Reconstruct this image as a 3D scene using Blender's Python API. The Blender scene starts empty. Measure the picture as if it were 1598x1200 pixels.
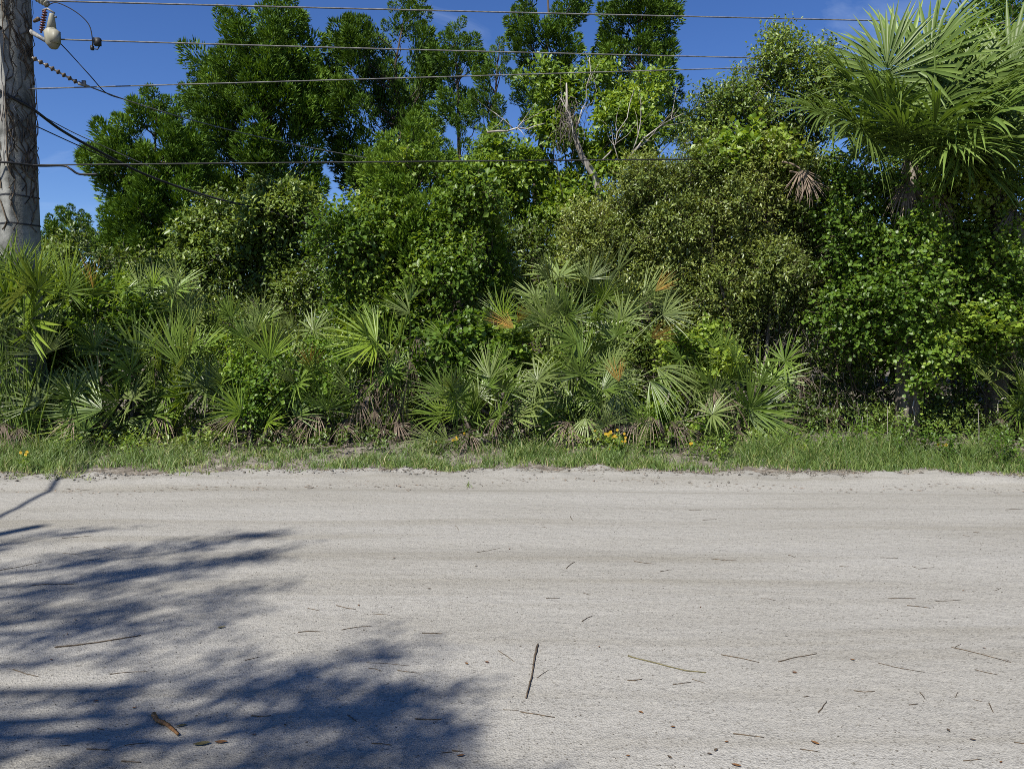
import bpy, math, random
import numpy as np
rng = np.random.default_rng(11)
random.seed(11)
S = bpy.context.scene
COL = S.collection
R = math.radians

# ------------------------------------------------------------------ camera, sky, sun
CAM_H, F, PITCH = 1.55, 1207.0, R(3.32)
cd = bpy.data.cameras.new('camera'); cam = bpy.data.objects.new('camera', cd); COL.objects.link(cam)
cd.sensor_width = 36; cd.sensor_fit = 'HORIZONTAL'; cd.lens = F / 1598 * 36
cd.clip_start = 0.05; cd.clip_end = 3000
cam.location = (0, 0, CAM_H); cam.rotation_euler = (R(90) - PITCH, 0, 0)
S.camera = cam
SUN = np.array([-0.36, -0.55, 0.77]); SUN /= np.linalg.norm(SUN)      # towards the sun
w = bpy.data.worlds.new('World'); S.world = w; w.use_nodes = True
nt = w.node_tree; nt.nodes.clear()
sky = nt.nodes.new('ShaderNodeTexSky'); sky.sky_type = 'NISHITA'; sky.sun_disc = False
sky.sun_elevation = math.asin(SUN[2]); sky.sun_rotation = math.atan2(SUN[0], SUN[1])
sky.altitude = 1500; sky.air_density = 1.0; sky.dust_density = 0.0; sky.ozone_density = 4.0
hs = nt.nodes.new('ShaderNodeHueSaturation'); hs.inputs['Saturation'].default_value = 1.2; hs.inputs['Value'].default_value = 1.0; hs.inputs['Hue'].default_value = 0.513
bg = nt.nodes.new('ShaderNodeBackground'); bg.inputs['Strength'].default_value = 0.065
out = nt.nodes.new('ShaderNodeOutputWorld')
tc = nt.nodes.new('ShaderNodeTexCoord'); mp = nt.nodes.new('ShaderNodeMapping')       # thin high cirrus
mp.inputs['Scale'].default_value = (2.0, 2.0, 7.0); mp.inputs['Rotation'].default_value = (0.1, 0.35, 0.2)
cn = nt.nodes.new('ShaderNodeTexNoise'); cn.inputs['Scale'].default_value = 1.6; cn.inputs['Detail'].default_value = 8; cn.inputs['Roughness'].default_value = 0.62; cn.inputs['Distortion'].default_value = 0.8
cr = nt.nodes.new('ShaderNodeValToRGB'); cr.color_ramp.elements[0].position = 0.55; cr.color_ramp.elements[1].position = 0.85
cr.color_ramp.elements[0].color = (0, 0, 0, 1); cr.color_ramp.elements[1].color = (.34, .34, .34, 1)
cm = nt.nodes.new('ShaderNodeMix'); cm.data_type = 'RGBA'; cm.inputs[7].default_value = (6, 7, 8.5, 1)
L = nt.links.new
L(tc.outputs['Generated'], mp.inputs['Vector']); L(mp.outputs['Vector'], cn.inputs['Vector']); L(cn.outputs['Fac'], cr.inputs['Fac'])
L(sky.outputs['Color'], hs.inputs['Color']); L(hs.outputs['Color'], cm.inputs[6]); L(cr.outputs['Color'], cm.inputs[0])
L(cm.outputs[2], bg.inputs['Color']); L(bg.outputs['Background'], out.inputs['Surface'])
sd = bpy.data.lights.new('sun', 'SUN'); so = bpy.data.objects.new('sun', sd); COL.objects.link(so)
sd.energy = 4.2; sd.angle = R(0.53); sd.color = (1.0, 0.955, 0.88)
from mathutils import Vector
so.rotation_euler = Vector(SUN).to_track_quat('Z', 'Y').to_euler(); so.location = (-20, -15, 40)
S.view_settings.view_transform = 'Standard'; S.view_settings.look = 'None'
S.view_settings.exposure = 1.0; S.view_settings.gamma = 1.0; S.view_settings.use_curve_mapping = False
cy = S.cycles; cy.use_denoising = False; cy.max_bounces = 6; cy.diffuse_bounces = 4; cy.glossy_bounces = 2; cy.transmission_bounces = 4
cy.transparent_max_bounces = 4; cy.filter_width = 0.9; cy.caustics_reflective = False; cy.caustics_refractive = False
S.render.use_persistent_data = False

# ------------------------------------------------------------------ pixel -> place
CP, SP = math.cos(PITCH), math.sin(PITCH)
def ray(px, py):
    x, u = (px - 799) / F, (600 - py) / F
    return np.array([x, CP + u * SP, -SP + u * CP])
def P(px, py, Y):                     # the point at distance Y along the road's normal
    d = ray(px, py); t = Y / d[1]
    return np.array([d[0] * t, Y, CAM_H + d[2] * t])
def G(px, py, z=0.0):                 # the point where the ground is
    d = ray(px, py); t = (z - CAM_H) / d[2]
    return np.array([d[0] * t, d[1] * t, z])
def msize(px, Y): return px / F * Y

# ------------------------------------------------------------------ helpers
def nrm(a): return a / np.maximum(np.linalg.norm(a, axis=-1, keepdims=True), 1e-9)
_K = [(rng.normal(size=(7, 3)), rng.uniform(0, 6.28, 7)) for _ in range(8)]
def noise(p, freq, k=0):              # smooth pseudo noise about -1..1
    a, b = _K[k % 8]
    return np.sin((p * freq) @ a.T + b).sum(-1) / 2.6
def mesh(name, v, f, rnd=None, smooth=False, uv=None):
    v = np.asarray(v, dtype=np.float32); f = np.asarray(f, dtype=np.int32)
    m = bpy.data.meshes.new(name)
    n, k = f.shape
    m.vertices.add(len(v)); m.vertices.foreach_set('co', v.ravel())
    m.loops.add(n * k); m.loops.foreach_set('vertex_index', f.ravel())
    m.polygons.add(n); m.polygons.foreach_set('loop_start', np.arange(0, n * k, k, dtype=np.int32))
    if smooth: m.polygons.foreach_set('use_smooth', np.ones(n, dtype=bool))
    if rnd is not None:
        a = m.attributes.new('rnd', 'FLOAT', 'POINT'); a.data.foreach_set('value', np.asarray(rnd, dtype=np.float32))
    m.update(calc_edges=True); m.validate()
    return m
class MB:                             # collects triangles
    def __init__(s): s.v, s.f, s.r, s.n = [], [], [], 0
    def add(s, v, f, r=None):
        v = np.asarray(v, float).reshape(-1, 3); f = np.asarray(f, int)
        if f.shape[1] == 4: f = np.vstack([f[:, [0, 1, 2]], f[:, [0, 2, 3]]])
        s.v.append(v); s.f.append(f + s.n); s.n += len(v)
        s.r.append(np.full(len(v), .5) if r is None else np.broadcast_to(np.asarray(r, float), (len(v),)))
        return s
    def mesh(s, name, origin=(0, 0, 0), smooth=False):
        return mesh(name, np.vstack(s.v) - np.asarray(origin), np.vstack(s.f), np.concatenate(s.r), smooth)
def tag(o, label=None, cat=None, group=None, kind=None):
    if label: o['label'] = label
    if cat: o['category'] = cat
    if group: o['group'] = group
    if kind: o['kind'] = kind
    return o
def thing(name, label, cat, loc, group=None):
    o = bpy.data.objects.new(name, None); COL.objects.link(o); o.location = tuple(float(c) for c in loc); o.empty_display_size = .1
    return tag(o, label, cat, group)
def part(name, mb, mat, parent, smooth=False, kind=None, label=None):
    o0 = np.array(parent.location)
    if parent.parent: o0 = o0 + np.array(parent.parent.location)
    o = bpy.data.objects.new(name, mb.mesh(name, o0, smooth)); COL.objects.link(o); o.parent = parent
    o.data.materials.append(mat)
    return tag(o, label=label, kind=kind)
def single(name, mb, mat, loc, smooth=False, **k):
    o = bpy.data.objects.new(name, mb.mesh(name, loc, smooth)); COL.objects.link(o); o.location = tuple(float(c) for c in loc)
    o.data.materials.append(mat)
    return tag(o, **k)
def tube(pts, rad, sides=6, cap=True):
    pts = np.asarray(pts, float); n = len(pts); rad = np.broadcast_to(np.asarray(rad, float), (n,))
    t = nrm(np.gradient(pts, axis=0))
    ref = np.where(np.abs(t[:, 2:3]) > .9, np.array([[1., 0, 0]]), np.array([[0., 0, 1]]))
    a = nrm(np.cross(t, ref)); b = np.cross(t, a)
    th = np.arange(sides) * 2 * math.pi / sides
    v = pts[:, None] + rad[:, None, None] * (np.cos(th)[None, :, None] * a[:, None] + np.sin(th)[None, :, None] * b[:, None])
    i = np.arange(n - 1)[:, None] * sides; j = np.arange(sides)[None]; j2 = (j + 1) % sides
    f = np.stack([i + j, i + j2, i + sides + j2, i + sides + j], -1).reshape(-1, 4)
    v = v.reshape(-1, 3); f = np.vstack([f[:, [0, 1, 2]], f[:, [0, 2, 3]]])
    if cap:
        for e in (0, n - 1):
            c = len(v); v = np.vstack([v, pts[e]])
            q = e * sides + np.arange(sides); q2 = e * sides + (np.arange(sides) + 1) % sides
            f = np.vstack([f, np.stack([np.full(sides, c), q2, q] if e == 0 else [np.full(sides, c), q, q2], -1)])
    return v, f
def curve(a, b, n=6, bend=0.1, sag=0.0):
    a, b = np.asarray(a, float), np.asarray(b, float)
    t = np.linspace(0, 1, n)[:, None]; l = np.linalg.norm(b - a)
    o = rng.normal(size=3) * bend * l
    w2 = rng.normal(size=(n, 3)) * bend * .25 * l; w2[0] = w2[-1] = 0
    p = a + (b - a) * t + o * (4 * t * (1 - t)) + w2
    p[:, 2] -= (sag * l * 4 * t * (1 - t))[:, 0]
    return p
def box(c, sx, sy, sz, ax=None):
    c = np.asarray(c, float)
    q = np.array([[x, y, z] for x in (-1, 1) for y in (-1, 1) for z in (-1, 1)], float) * np.array([sx, sy, sz]) / 2
    if ax is not None: q = q @ np.asarray(ax, float)
    f = [[0, 1, 3, 2], [4, 6, 7, 5], [0, 4, 5, 1], [2, 3, 7, 6], [0, 2, 6, 4], [1, 5, 7, 3]]
    return q + c, np.array(f)
def lathe(a, b, prof, sides=10):      # prof: (t along a->b, radius)
    a, b = np.asarray(a, float), np.asarray(b, float)
    return tube(np.array([a + (b - a) * t for t, _ in prof]), [r for _, r in prof], sides)

# ------------------------------------------------------------------ materials
def node_mat(name):
    m = bpy.data.materials.new(name); m.use_nodes = True
    t = m.node_tree; t.nodes.clear(); o = t.nodes.new('ShaderNodeOutputMaterial')
    return m, t, o
def ramp(t, stops):
    r = t.nodes.new('ShaderNodeValToRGB'); e = r.color_ramp.elements
    while len(e) < len(stops): e.new(.5)
    for x, (p, c) in zip(e, stops): x.position = p; x.color = (*c, 1)
    return r
def leaf_mat(name, stops, rough=.45, trans=.3, tcol=(1.5, 1.35, .55), spec=.4, objvar=.12):
    m, t, o = node_mat(name); l = t.links.new
    at = t.nodes.new('ShaderNodeAttribute'); at.attribute_name = 'rnd'
    oi = t.nodes.new('ShaderNodeObjectInfo')
    r = ramp(t, stops); l(at.outputs['Fac'], r.inputs['Fac'])
    hv = t.nodes.new('ShaderNodeHueSaturation')
    mr = t.nodes.new('ShaderNodeMapRange'); mr.inputs[3].default_value = 1 - objvar; mr.inputs[4].default_value = 1 + objvar
    l(oi.outputs['Random'], mr.inputs[0]); l(mr.outputs[0], hv.inputs['Value']); l(r.outputs['Color'], hv.inputs['Color'])
    p = t.nodes.new('ShaderNodeBsdfPrincipled'); p.inputs['Roughness'].default_value = rough; p.inputs['Specular IOR Level'].default_value = spec
    l(hv.outputs['Color'], p.inputs['Base Color'])
    tr = t.nodes.new('ShaderNodeBsdfTranslucent')
    mm = t.nodes.new('ShaderNodeMix'); mm.data_type = 'RGBA'; mm.blend_type = 'MULTIPLY'; mm.inputs[0].default_value = 1
    mm.inputs[7].default_value = (*tcol, 1); l(hv.outputs['Color'], mm.inputs[6]); l(mm.outputs[2], tr.inputs['Color'])
    mx = t.nodes.new('ShaderNodeMixShader'); mx.inputs[0].default_value = trans
    l(p.outputs[0], mx.inputs[1]); l(tr.outputs[0], mx.inputs[2]); l(mx.outputs[0], o.inputs['Surface'])
    return m
def wood_mat(name, c1, c2, scale=8, rough=.85, bump=.4, stretch=(1, 1, .25)):
    m, t, o = node_mat(name); l = t.links.new
    tcn = t.nodes.new('ShaderNodeTexCoord'); mpn = t.nodes.new('ShaderNodeMapping'); mpn.inputs['Scale'].default_value = stretch
    n = t.nodes.new('ShaderNodeTexNoise'); n.inputs['Scale'].default_value = scale; n.inputs['Detail'].default_value = 6
    l(tcn.outputs['Object'], mpn.inputs['Vector']); l(mpn.outputs['Vector'], n.inputs['Vector'])
    r = ramp(t, [(.35, c1), (.68, c2)]); l(n.outputs['Fac'], r.inputs['Fac'])
    p = t.nodes.new('ShaderNodeBsdfPrincipled'); p.inputs['Roughness'].default_value = rough; p.inputs['Specular IOR Level'].default_value = .25
    b = t.nodes.new('ShaderNodeBump'); b.inputs['Strength'].default_value = bump; b.inputs['Distance'].default_value = .02
    l(n.outputs['Fac'], b.inputs['Height']); l(b.outputs['Normal'], p.inputs['Normal'])
    l(r.outputs['Color'], p.inputs['Base Color']); l(p.outputs[0], o.inputs['Surface'])
    return m
M = {}
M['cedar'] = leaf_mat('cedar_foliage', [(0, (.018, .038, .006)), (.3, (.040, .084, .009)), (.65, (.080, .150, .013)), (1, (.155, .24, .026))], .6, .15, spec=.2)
M['oak'] = leaf_mat('oak_leaf', [(0, (0.055, 0.088, 0.0176)), (0.55, (0.1155, 0.176, 0.0286)), (1, (0.22, 0.2805, 0.0605))], .42, 0.3, spec=.45)
M['lime'] = leaf_mat('light_leaf', [(0, (0.08, 0.14, 0.018)), (0.55, (0.15, 0.235, 0.03)), (1, (0.26, 0.34, 0.055))], .45, 0.38, spec=.4)
M['vine'] = leaf_mat('vine_leaf', [(0, (0.062, 0.122, 0.015)), (0.55, (0.128, 0.22, 0.026)), (1, (0.25, 0.335, 0.048))], .42, 0.4, spec=.4)
M['olive'] = leaf_mat('olive_leaf', [(0, (0.0682, 0.1012, 0.022)), (0.55, (0.1375, 0.187, 0.0374)), (1, (0.2585, 0.3025, 0.0726))], .40, 0.3, spec=.5)
M['palmetto'] = leaf_mat('palmetto_blade', [(0, (0.075, 0.125, 0.022)), (0.55, (0.135, 0.205, 0.034)), (1, (0.235, 0.285, 0.065))], .38, 0.28, spec=.5, objvar=.25)
M['palmetto_pale'] = leaf_mat('palmetto_pale', [(0, (0.11, 0.15, 0.046)), (0.55, (0.175, 0.225, 0.066)), (1, (0.28, 0.32, 0.105))], .36, 0.24, spec=.5, objvar=.2)
M['palmetto_lime'] = leaf_mat('palmetto_lime', [(0, (0.11, 0.18, 0.018)), (0.55, (0.19, 0.275, 0.028)), (1, (0.31, 0.34, 0.05))], .4, 0.34, spec=.45, objvar=.2)
M['palm_orange'] = leaf_mat('palm_orange', [(0, (.20, .16, .03)), (.5, (.42, .25, .06)), (1, (.50, .24, .06))], .5, .3, (1.2, 1, .5))
M['palm_dead'] = leaf_mat('palm_dead', [(0, (.10, .075, .055)), (.6, (.23, .175, .13)), (1, (.40, .33, .26))], .7, .15, (1, .9, .7), spec=.2, objvar=.35)
M['sabal'] = leaf_mat('sabal_blade', [(0, (.070, .115, .022)), (.55, (.125, .185, .038)), (1, (.21, .265, .075))], .46, .22, tcol=(1.15, 1.2, .45), spec=.3, objvar=.28)
M['grass'] = leaf_mat('grass_blade', [(0, (0.07, 0.125, 0.03)), (0.5, (0.125, 0.19, 0.042)), (0.8, (0.22, 0.25, 0.08)), (1, (0.38, 0.32, 0.18))], .5, 0.34)
M['flower'] = leaf_mat('yellow_petal', [(0, (.55, .33, .015)), (1, (.66, .46, .03))], .5, .3, (1, 1, .6))
M['wood'] = wood_mat('grey_bark', (.055, .045, .035), (.22, .19, .165))
M['cedar_wood'] = wood_mat('cedar_bark', (.03, .022, .017), (.10, .078, .06))
M['pale_wood'] = wood_mat('pale_dead_wood', (.16, .14, .12), (.42, .39, .35))
M['twig'] = wood_mat('dry_twig', (.035, .026, .018), (.14, .105, .07), 30)
M['cable'] = wood_mat('black_cable', (.012, .012, .013), (.03, .03, .032), 4, .55, .05)
M['wire'] = wood_mat('aluminium_wire', (.09, .088, .085), (.20, .195, .19), 12, .5, .1)
M['polymer'] = wood_mat('grey_polymer', (.17, .165, .125), (.27, .26, .205), 9, .5, .1)
M['porcelain'] = wood_mat('brown_porcelain', (.075, .03, .03), (.14, .06, .055), 9, .25, .05)
M['steel'] = wood_mat('galvanised_steel', (.10, .10, .10), (.24, .24, .235), 20, .45, .1)
M['soil'] = wood_mat('clod_soil', (.07, .062, .05), (.25, .235, .205), 14, .95, .6, (1, 1, 1))
M['leaf_brown'] = wood_mat('fallen_leaf_brown', (.09, .045, .02), (.24, .12, .04), 40, .6, .2, (1, 1, 1))
M['leaf_olive'] = wood_mat('fallen_leaf_olive', (.075, .065, .025), (.15, .13, .06), 40, .6, .2, (1, 1, 1))

# concrete with grime
m, t, o = node_mat('weathered_concrete'); l = t.links.new
tcn = t.nodes.new('ShaderNodeTexCoord')
n1 = t.nodes.new('ShaderNodeTexNoise'); n1.inputs['Scale'].default_value = 3.0; n1.inputs['Detail'].default_value = 8; n1.inputs['Roughness'].default_value = .65
n2 = t.nodes.new('ShaderNodeTexNoise'); n2.inputs['Scale'].default_value = 45; n2.inputs['Detail'].default_value = 4
l(tcn.outputs['Object'], n1.inputs['Vector']); l(tcn.outputs['Object'], n2.inputs['Vector'])
r1 = ramp(t, [(.34, (.07, .072, .065)), (.52, (.19, .192, .176)), (.75, (.32, .318, .295))]); l(n1.outputs['Fac'], r1.inputs['Fac'])
p = t.nodes.new('ShaderNodeBsdfPrincipled'); p.inputs['Roughness'].default_value = .9; p.inputs['Specular IOR Level'].default_value = .2
b = t.nodes.new('ShaderNodeBump'); b.inputs['Strength'].default_value = .5; b.inputs['Distance'].default_value = .01; l(n2.outputs['Fac'], b.inputs['Height'])
l(b.outputs['Normal'], p.inputs['Normal']); l(r1.outputs['Color'], p.inputs['Base Color']); l(p.outputs[0], o.inputs['Surface'])
M['concrete'] = m

# road sand: shell-rock sand with grit, tyre-packed bands that run along the road
m, t, o = node_mat('shell_sand'); l = t.links.new
g = t.nodes.new('ShaderNodeNewGeometry')
def tex(kind, scale, sc=(1, 1, 1), **kw):
    mpn = t.nodes.new('ShaderNodeMapping'); mpn.inputs['Scale'].default_value = sc; l(g.outputs['Position'], mpn.inputs['Vector'])
    n = t.nodes.new(kind); n.inputs['Scale'].default_value = scale; l(mpn.outputs['Vector'], n.inputs['Vector'])
    for k, v in kw.items(): n.inputs[k].default_value = v
    return n
big = tex('ShaderNodeTexNoise', .8, (.35, 1.3, 1), Detail=5, Roughness=.6)
band = tex('ShaderNodeTexNoise', 1.5, (.09, 2.0, 1), Detail=3, Roughness=.5, Distortion=.6)
grain = tex('ShaderNodeTexNoise', 240, Detail=3, Roughness=.75)
grit = tex('ShaderNodeTexVoronoi', 110)
grit2 = tex('ShaderNodeTexVoronoi', 28)
base = ramp(t, [(.30, (.218, .208, .182)), (.5, (.246, .237, .212)), (.72, (.268, .260, .237))]); l(big.outputs['Fac'], base.inputs['Fac'])
bnd = ramp(t, [(.32, (.87, .855, .82)), (.50, (1, 1, 1)), (.75, (1.05, 1.05, 1.05))]); l(band.outputs['Fac'], bnd.inputs['Fac'])
def mul(a, b, fac=1.0):
    x = t.nodes.new('ShaderNodeMix'); x.data_type = 'RGBA'; x.blend_type = 'MULTIPLY'; x.inputs[0].default_value = fac
    l(a, x.inputs[6]); l(b, x.inputs[7]); return x.outputs[2]
gr = ramp(t, [(.26, (.72, .71, .70)), (.42, (.97, .97, .97)), (.72, (1.12, 1.12, 1.12))]); l(grain.outputs['Fac'], gr.inputs['Fac'])
gc = ramp(t, [(.0, (.38, .36, .33)), (.16, (.92, .92, .92)), (.6, (1, 1, 1)), (.97, (1.25, 1.25, 1.25))]); 
sep = t.nodes.new('ShaderNodeSeparateColor'); l(grit.outputs['Color'], sep.inputs['Color']); l(sep.outputs['Red'], gc.inputs['Fac'])
gc2 = ramp(t, [(.0, (.35, .32, .28)), (.05, (.95, .95, .95)), (1, (1.05, 1.05, 1.05))])
sep2 = t.nodes.new('ShaderNodeSeparateColor'); l(grit2.outputs['Color'], sep2.inputs['Color'])
dm = t.nodes.new('ShaderNodeMath'); dm.operation = 'ADD'; l(sep2.outputs['Green'], dm.inputs[0])
d2 = t.nodes.new('ShaderNodeMath'); d2.operation = 'GREATER_THAN'; d2.inputs[1].default_value = .18; l(grit2.outputs['Distance'], d2.inputs[0]); l(d2.outputs[0], dm.inputs[1])
l(dm.outputs[0], gc2.inputs['Fac'])
c = mul(mul(mul(mul(base.outputs['Color'], bnd.outputs['Color']), gr.outputs['Color'], .85), gc.outputs['Color'], .55), gc2.outputs['Color'])
p = t.nodes.new('ShaderNodeBsdfPrincipled'); p.inputs['Roughness'].default_value = .92; p.inputs['Specular IOR Level'].default_value = .15
b1 = t.nodes.new('ShaderNodeBump'); b1.inputs['Strength'].default_value = .4; b1.inputs['Distance'].default_value = .006; l(grain.outputs['Fac'], b1.inputs['Height'])
b2 = t.nodes.new('ShaderNodeBump'); b2.inputs['Strength'].default_value = .35; b2.inputs['Distance'].default_value = .012; l(grit.outputs['Distance'], b2.inputs['Height']); l(b1.outputs['Normal'], b2.inputs['Normal'])
lump = tex('ShaderNodeTexNoise', 9, (.6, 1.2, 1), Detail=5, Roughness=.6)
b3 = t.nodes.new('ShaderNodeBump'); b3.inputs['Strength'].default_value = .5; b3.inputs['Distance'].default_value = .03; l(lump.outputs['Fac'], b3.inputs['Height']); l(b2.outputs['Normal'], b3.inputs['Normal'])
l(b3.outputs['Normal'], p.inputs['Normal']); l(c, p.inputs['Base Color']); l(p.outputs[0], o.inputs['Surface'])
M['sand'] = m
# forest floor
m, t, o = node_mat('leaf_litter_soil'); l = t.links.new
g = t.nodes.new('ShaderNodeNewGeometry')
a = tex('ShaderNodeTexNoise', 7, Detail=8, Roughness=.7); v = tex('ShaderNodeTexVoronoi', 24)
r1 = ramp(t, [(.3, (.05, .042, .033)), (.5, (.15, .132, .108)), (.7, (.28, .26, .225))]); l(a.outputs['Fac'], r1.inputs['Fac'])
p = t.nodes.new('ShaderNodeBsdfPrincipled'); p.inputs['Roughness'].default_value = .95; p.inputs['Specular IOR Level'].default_value = .1
b = t.nodes.new('ShaderNodeBump'); b.inputs['Strength'].default_value = .8; b.inputs['Distance'].default_value = .03; l(v.outputs['Distance'], b.inputs['Height'])
l(b.outputs['Normal'], p.inputs['Normal']); l(r1.outputs['Color'], p.inputs['Base Color']); l(p.outputs[0], o.inputs['Surface'])
M['litter'] = m

# ------------------------------------------------------------------ ground and road
ys = np.concatenate([[-400, -100, -30, -12, -6, -3], np.arange(-2, 16, .5), [16, 20, 30, 60, 150, 600, 1500]])
xs = np.concatenate([[-1500, -600, -200, -80, -40], np.arange(-24, 24.1, 1.0), [40, 80, 200, 600, 1500]])
X, Y = np.meshgrid(xs, ys); Z = np.full_like(X, -.06); Z += np.where(Y > 9.2, np.clip((Y - 9.2) * .12, 0, .14), 0)
def grid_obj(name, X, Y, Z, mat):
    h, wd = X.shape; i = np.arange((h - 1) * wd).reshape(h - 1, wd)[:, :-1].ravel()
    f = np.stack([i, i + 1, i + wd + 1, i + wd], -1)
    o = bpy.data.objects.new(name, mesh(name, np.stack([X, Y, Z], -1).reshape(-1, 3), f, None, True)); COL.objects.link(o)
    o.data.materials.append(mat); o['kind'] = 'structure'; return o
grid_obj('ground', X, Y, Z, M['litter'])
def road_edge(x): return 9.05 + .16 * np.sin(x * .55 + 1) + .10 * np.sin(x * 1.7) + .06 * np.sin(x * 4.1 + 2)
def road_z(x, y):
    q = np.stack([x, y, 0 * x], -1)
    z = .008 * noise(q, 1.1, 0) + .004 * noise(q * np.array([.5, 2.2, 1]), 2.2, 1)
    e = road_edge(x) - y
    z = z + .035 * np.exp(-((e - .45) / .28) ** 2) * (1 + .35 * noise(q, 2.3, 2))          # graded windrow of loose sand
    z = z + np.exp(-((e - .1) / .45) ** 2) * (.018 * noise(q, 9, 3) + .022 * noise(q, 4.3, 5) + .010 * noise(q, 21, 6))
    for yc, d in ((4.3, .006), (5.7, .007), (7.2, .008), (7.95, .012), (3.35, .005)):
        z = z - d * np.exp(-((y - yc - .05 * np.sin(x * .4 + yc)) / .16) ** 2)                # tyre ruts
    z = z - .14 * np.clip((-e + .05) / .5, 0, 1) ** 1.5
    return z
xs = np.concatenate([[-900, -300, -120, -60, -35, -20], np.arange(-14, 14.01, .08), [20, 35, 60, 120, 300, 900]])
yl = np.concatenate([[-1.6, -1.2, -.6, 0, .6, 1.2, 1.8], np.arange(2.3, 9.95, .045)])
X, Y = np.meshgrid(xs, yl); Z = road_z(X, Y) + np.where(Y < -1.3, -.1, 0)
grid_obj('road', X, Y, Z, M['sand'])

# ------------------------------------------------------------------ foliage makers
def leaf_quads(mb, p, d, n, Lg, Wd, rnd, fold=.18):
    d = nrm(d); s = nrm(np.cross(d, n)); n2 = np.cross(s, d)
    Lg = Lg[:, None]; Wd = Wd[:, None]
    mid = p + d * Lg * .48
    v = np.stack([p, mid + s * Wd * .5 + n2 * fold * Wd, p + d * Lg - n2 * Lg * .08, mid - s * Wd * .5 + n2 * fold * Wd], 1)
    k = len(p); i = np.arange(k)[:, None] * 4
    f = np.vstack([i + np.array([[0, 1, 2]]), i + np.array([[0, 2, 3]])])
    mb.add(v.reshape(-1, 3), f, np.repeat(rnd, 4))
def leaf_round(mb, p, d, n, Sz, rnd):          # heart / round leaf, six corners
    d = nrm(d); s = nrm(np.cross(d, n)); n2 = np.cross(s, d); Sz = Sz[:, None]
    q = [(0, 0, 0), (.10, .42, .05), (.55, .50, .08), (1.05, 0, -.06), (.55, -.50, .08), (.10, -.42, .05)]
    v = np.stack([p + d * Sz * a + s * Sz * b + n2 * Sz * c for a, b, c in q], 1)
    k = len(p); i = np.arange(k)[:, None] * 6
    f = np.vstack([i + np.array([x]) for x in ([0, 1, 2], [0, 2, 3], [0, 3, 4], [0, 4, 5])])
    mb.add(v.reshape(-1, 3), f, np.repeat(rnd, 6))
def sprays(mb, q, d, tl, k, size, aspect=.45, kind='quad', up=.55, spread=.9, twig=None, sizevar=.42, tone=0.0):
    """twigs that start at q and run along d (length tl) with k leaves each"""
    N = len(q)
    if N == 0: return
    d = nrm(d); t = (np.arange(k)[None] + rng.uniform(0, 1, (N, k))) / k
    side = nrm(np.cross(d, rng.normal(size=(N, 3)))); side2 = np.cross(d, side)
    ang = np.arange(k)[None] * 2.4 + rng.uniform(0, 6.28, (N, 1))
    pos = q[:, None] + d[:, None] * (tl[:, None] * t)[..., None]
    pos[..., 2] -= .12 * tl[:, None] * t ** 2
    rad = np.cos(ang)[..., None] * side[:, None] + np.sin(ang)[..., None] * side2[:, None]
    ld = d[:, None] * .55 + rad * spread + rng.normal(size=(N, k, 3)) * .25
    ln = d[:, None] * .35 + np.array([0, 0, up]) + SUN * .25 + rng.normal(size=(N, k, 3)) * .42
    pos = pos + rad * size * .12
    sz = size * rng.uniform(1 - sizevar, 1 + sizevar, (N, k)) * (1 - .25 * t)
    rn = np.clip(rng.uniform(0, 1, (N, 1)) * .45 + rng.uniform(0, .55, (N, k)) * (.4 + .6 * t) + tone + (.22 * noise(q, 1.1, 4) + .12 * noise(q, 3.0, 5))[:, None], 0, 1)
    a = [x.reshape(-1, 3) for x in (pos, ld, ln)]
    if kind == 'quad': leaf_quads(mb, *a, sz.ravel(), sz.ravel() * aspect, rn.ravel())
    else: leaf_round(mb, *a, sz.ravel(), rn.ravel())
    if twig is not None:
        e = q + d * tl[:, None]; e[:, 2] -= .12 * tl
        s = side * .0035
        v = np.stack([q - s, q + s, e], 1).reshape(-1, 3); twig.add(v, np.arange(len(v)).reshape(-1, 3))
def blob_twigs(blobs, dens, gap=.0, gfreq=2.2, back=.35, shell=(.55, 1.0), kn=0):
    """twig starts and directions over a union of ellipsoids; blobs: centre, radii"""
    Q, D = [], []
    for c, r in blobs:
        r = np.asarray(r, float); n = int(dens * 12.6 * (r[0] * r[1] * r[2]) ** (2 / 3))
        u = nrm(rng.normal(size=(n, 3)))
        keep = (u[:, 1] < .25) | (rng.uniform(size=n) < back)
        keep &= (u[:, 2] > -.45) | (rng.uniform(size=n) < .55)
        u = u[keep]; s = rng.uniform(*shell, len(u))[:, None] * np.where(rng.uniform(size=len(u)) < .06, 1.22, 1.0)[:, None]
        lump = 1 + .30 * noise(u * r + c, 2.6 / max(r.mean(), .3), kn)[:, None]
        q = c + u * r * s * lump
        Q.append(q); D.append(u + rng.normal(size=u.shape) * .35 + np.array([0, 0, .35]))
    Q, D = np.vstack(Q), np.vstack(D)
    if gap > -1:
        k = noise(Q, gfreq, kn + 1) > (-1.2 + 1.6 * gap); Q, D = Q[k], D[k]
    ins = np.zeros(len(Q), int)
    for c, r in blobs: ins += (np.linalg.norm((Q - c) / r, axis=1) < .5)
    k = (ins == 0) | (rng.uniform(size=len(Q)) < .15)
    Q, D = Q[k], D[k]
    k = Q[:, 2] > .1
    return Q[k], D[k]
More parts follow.
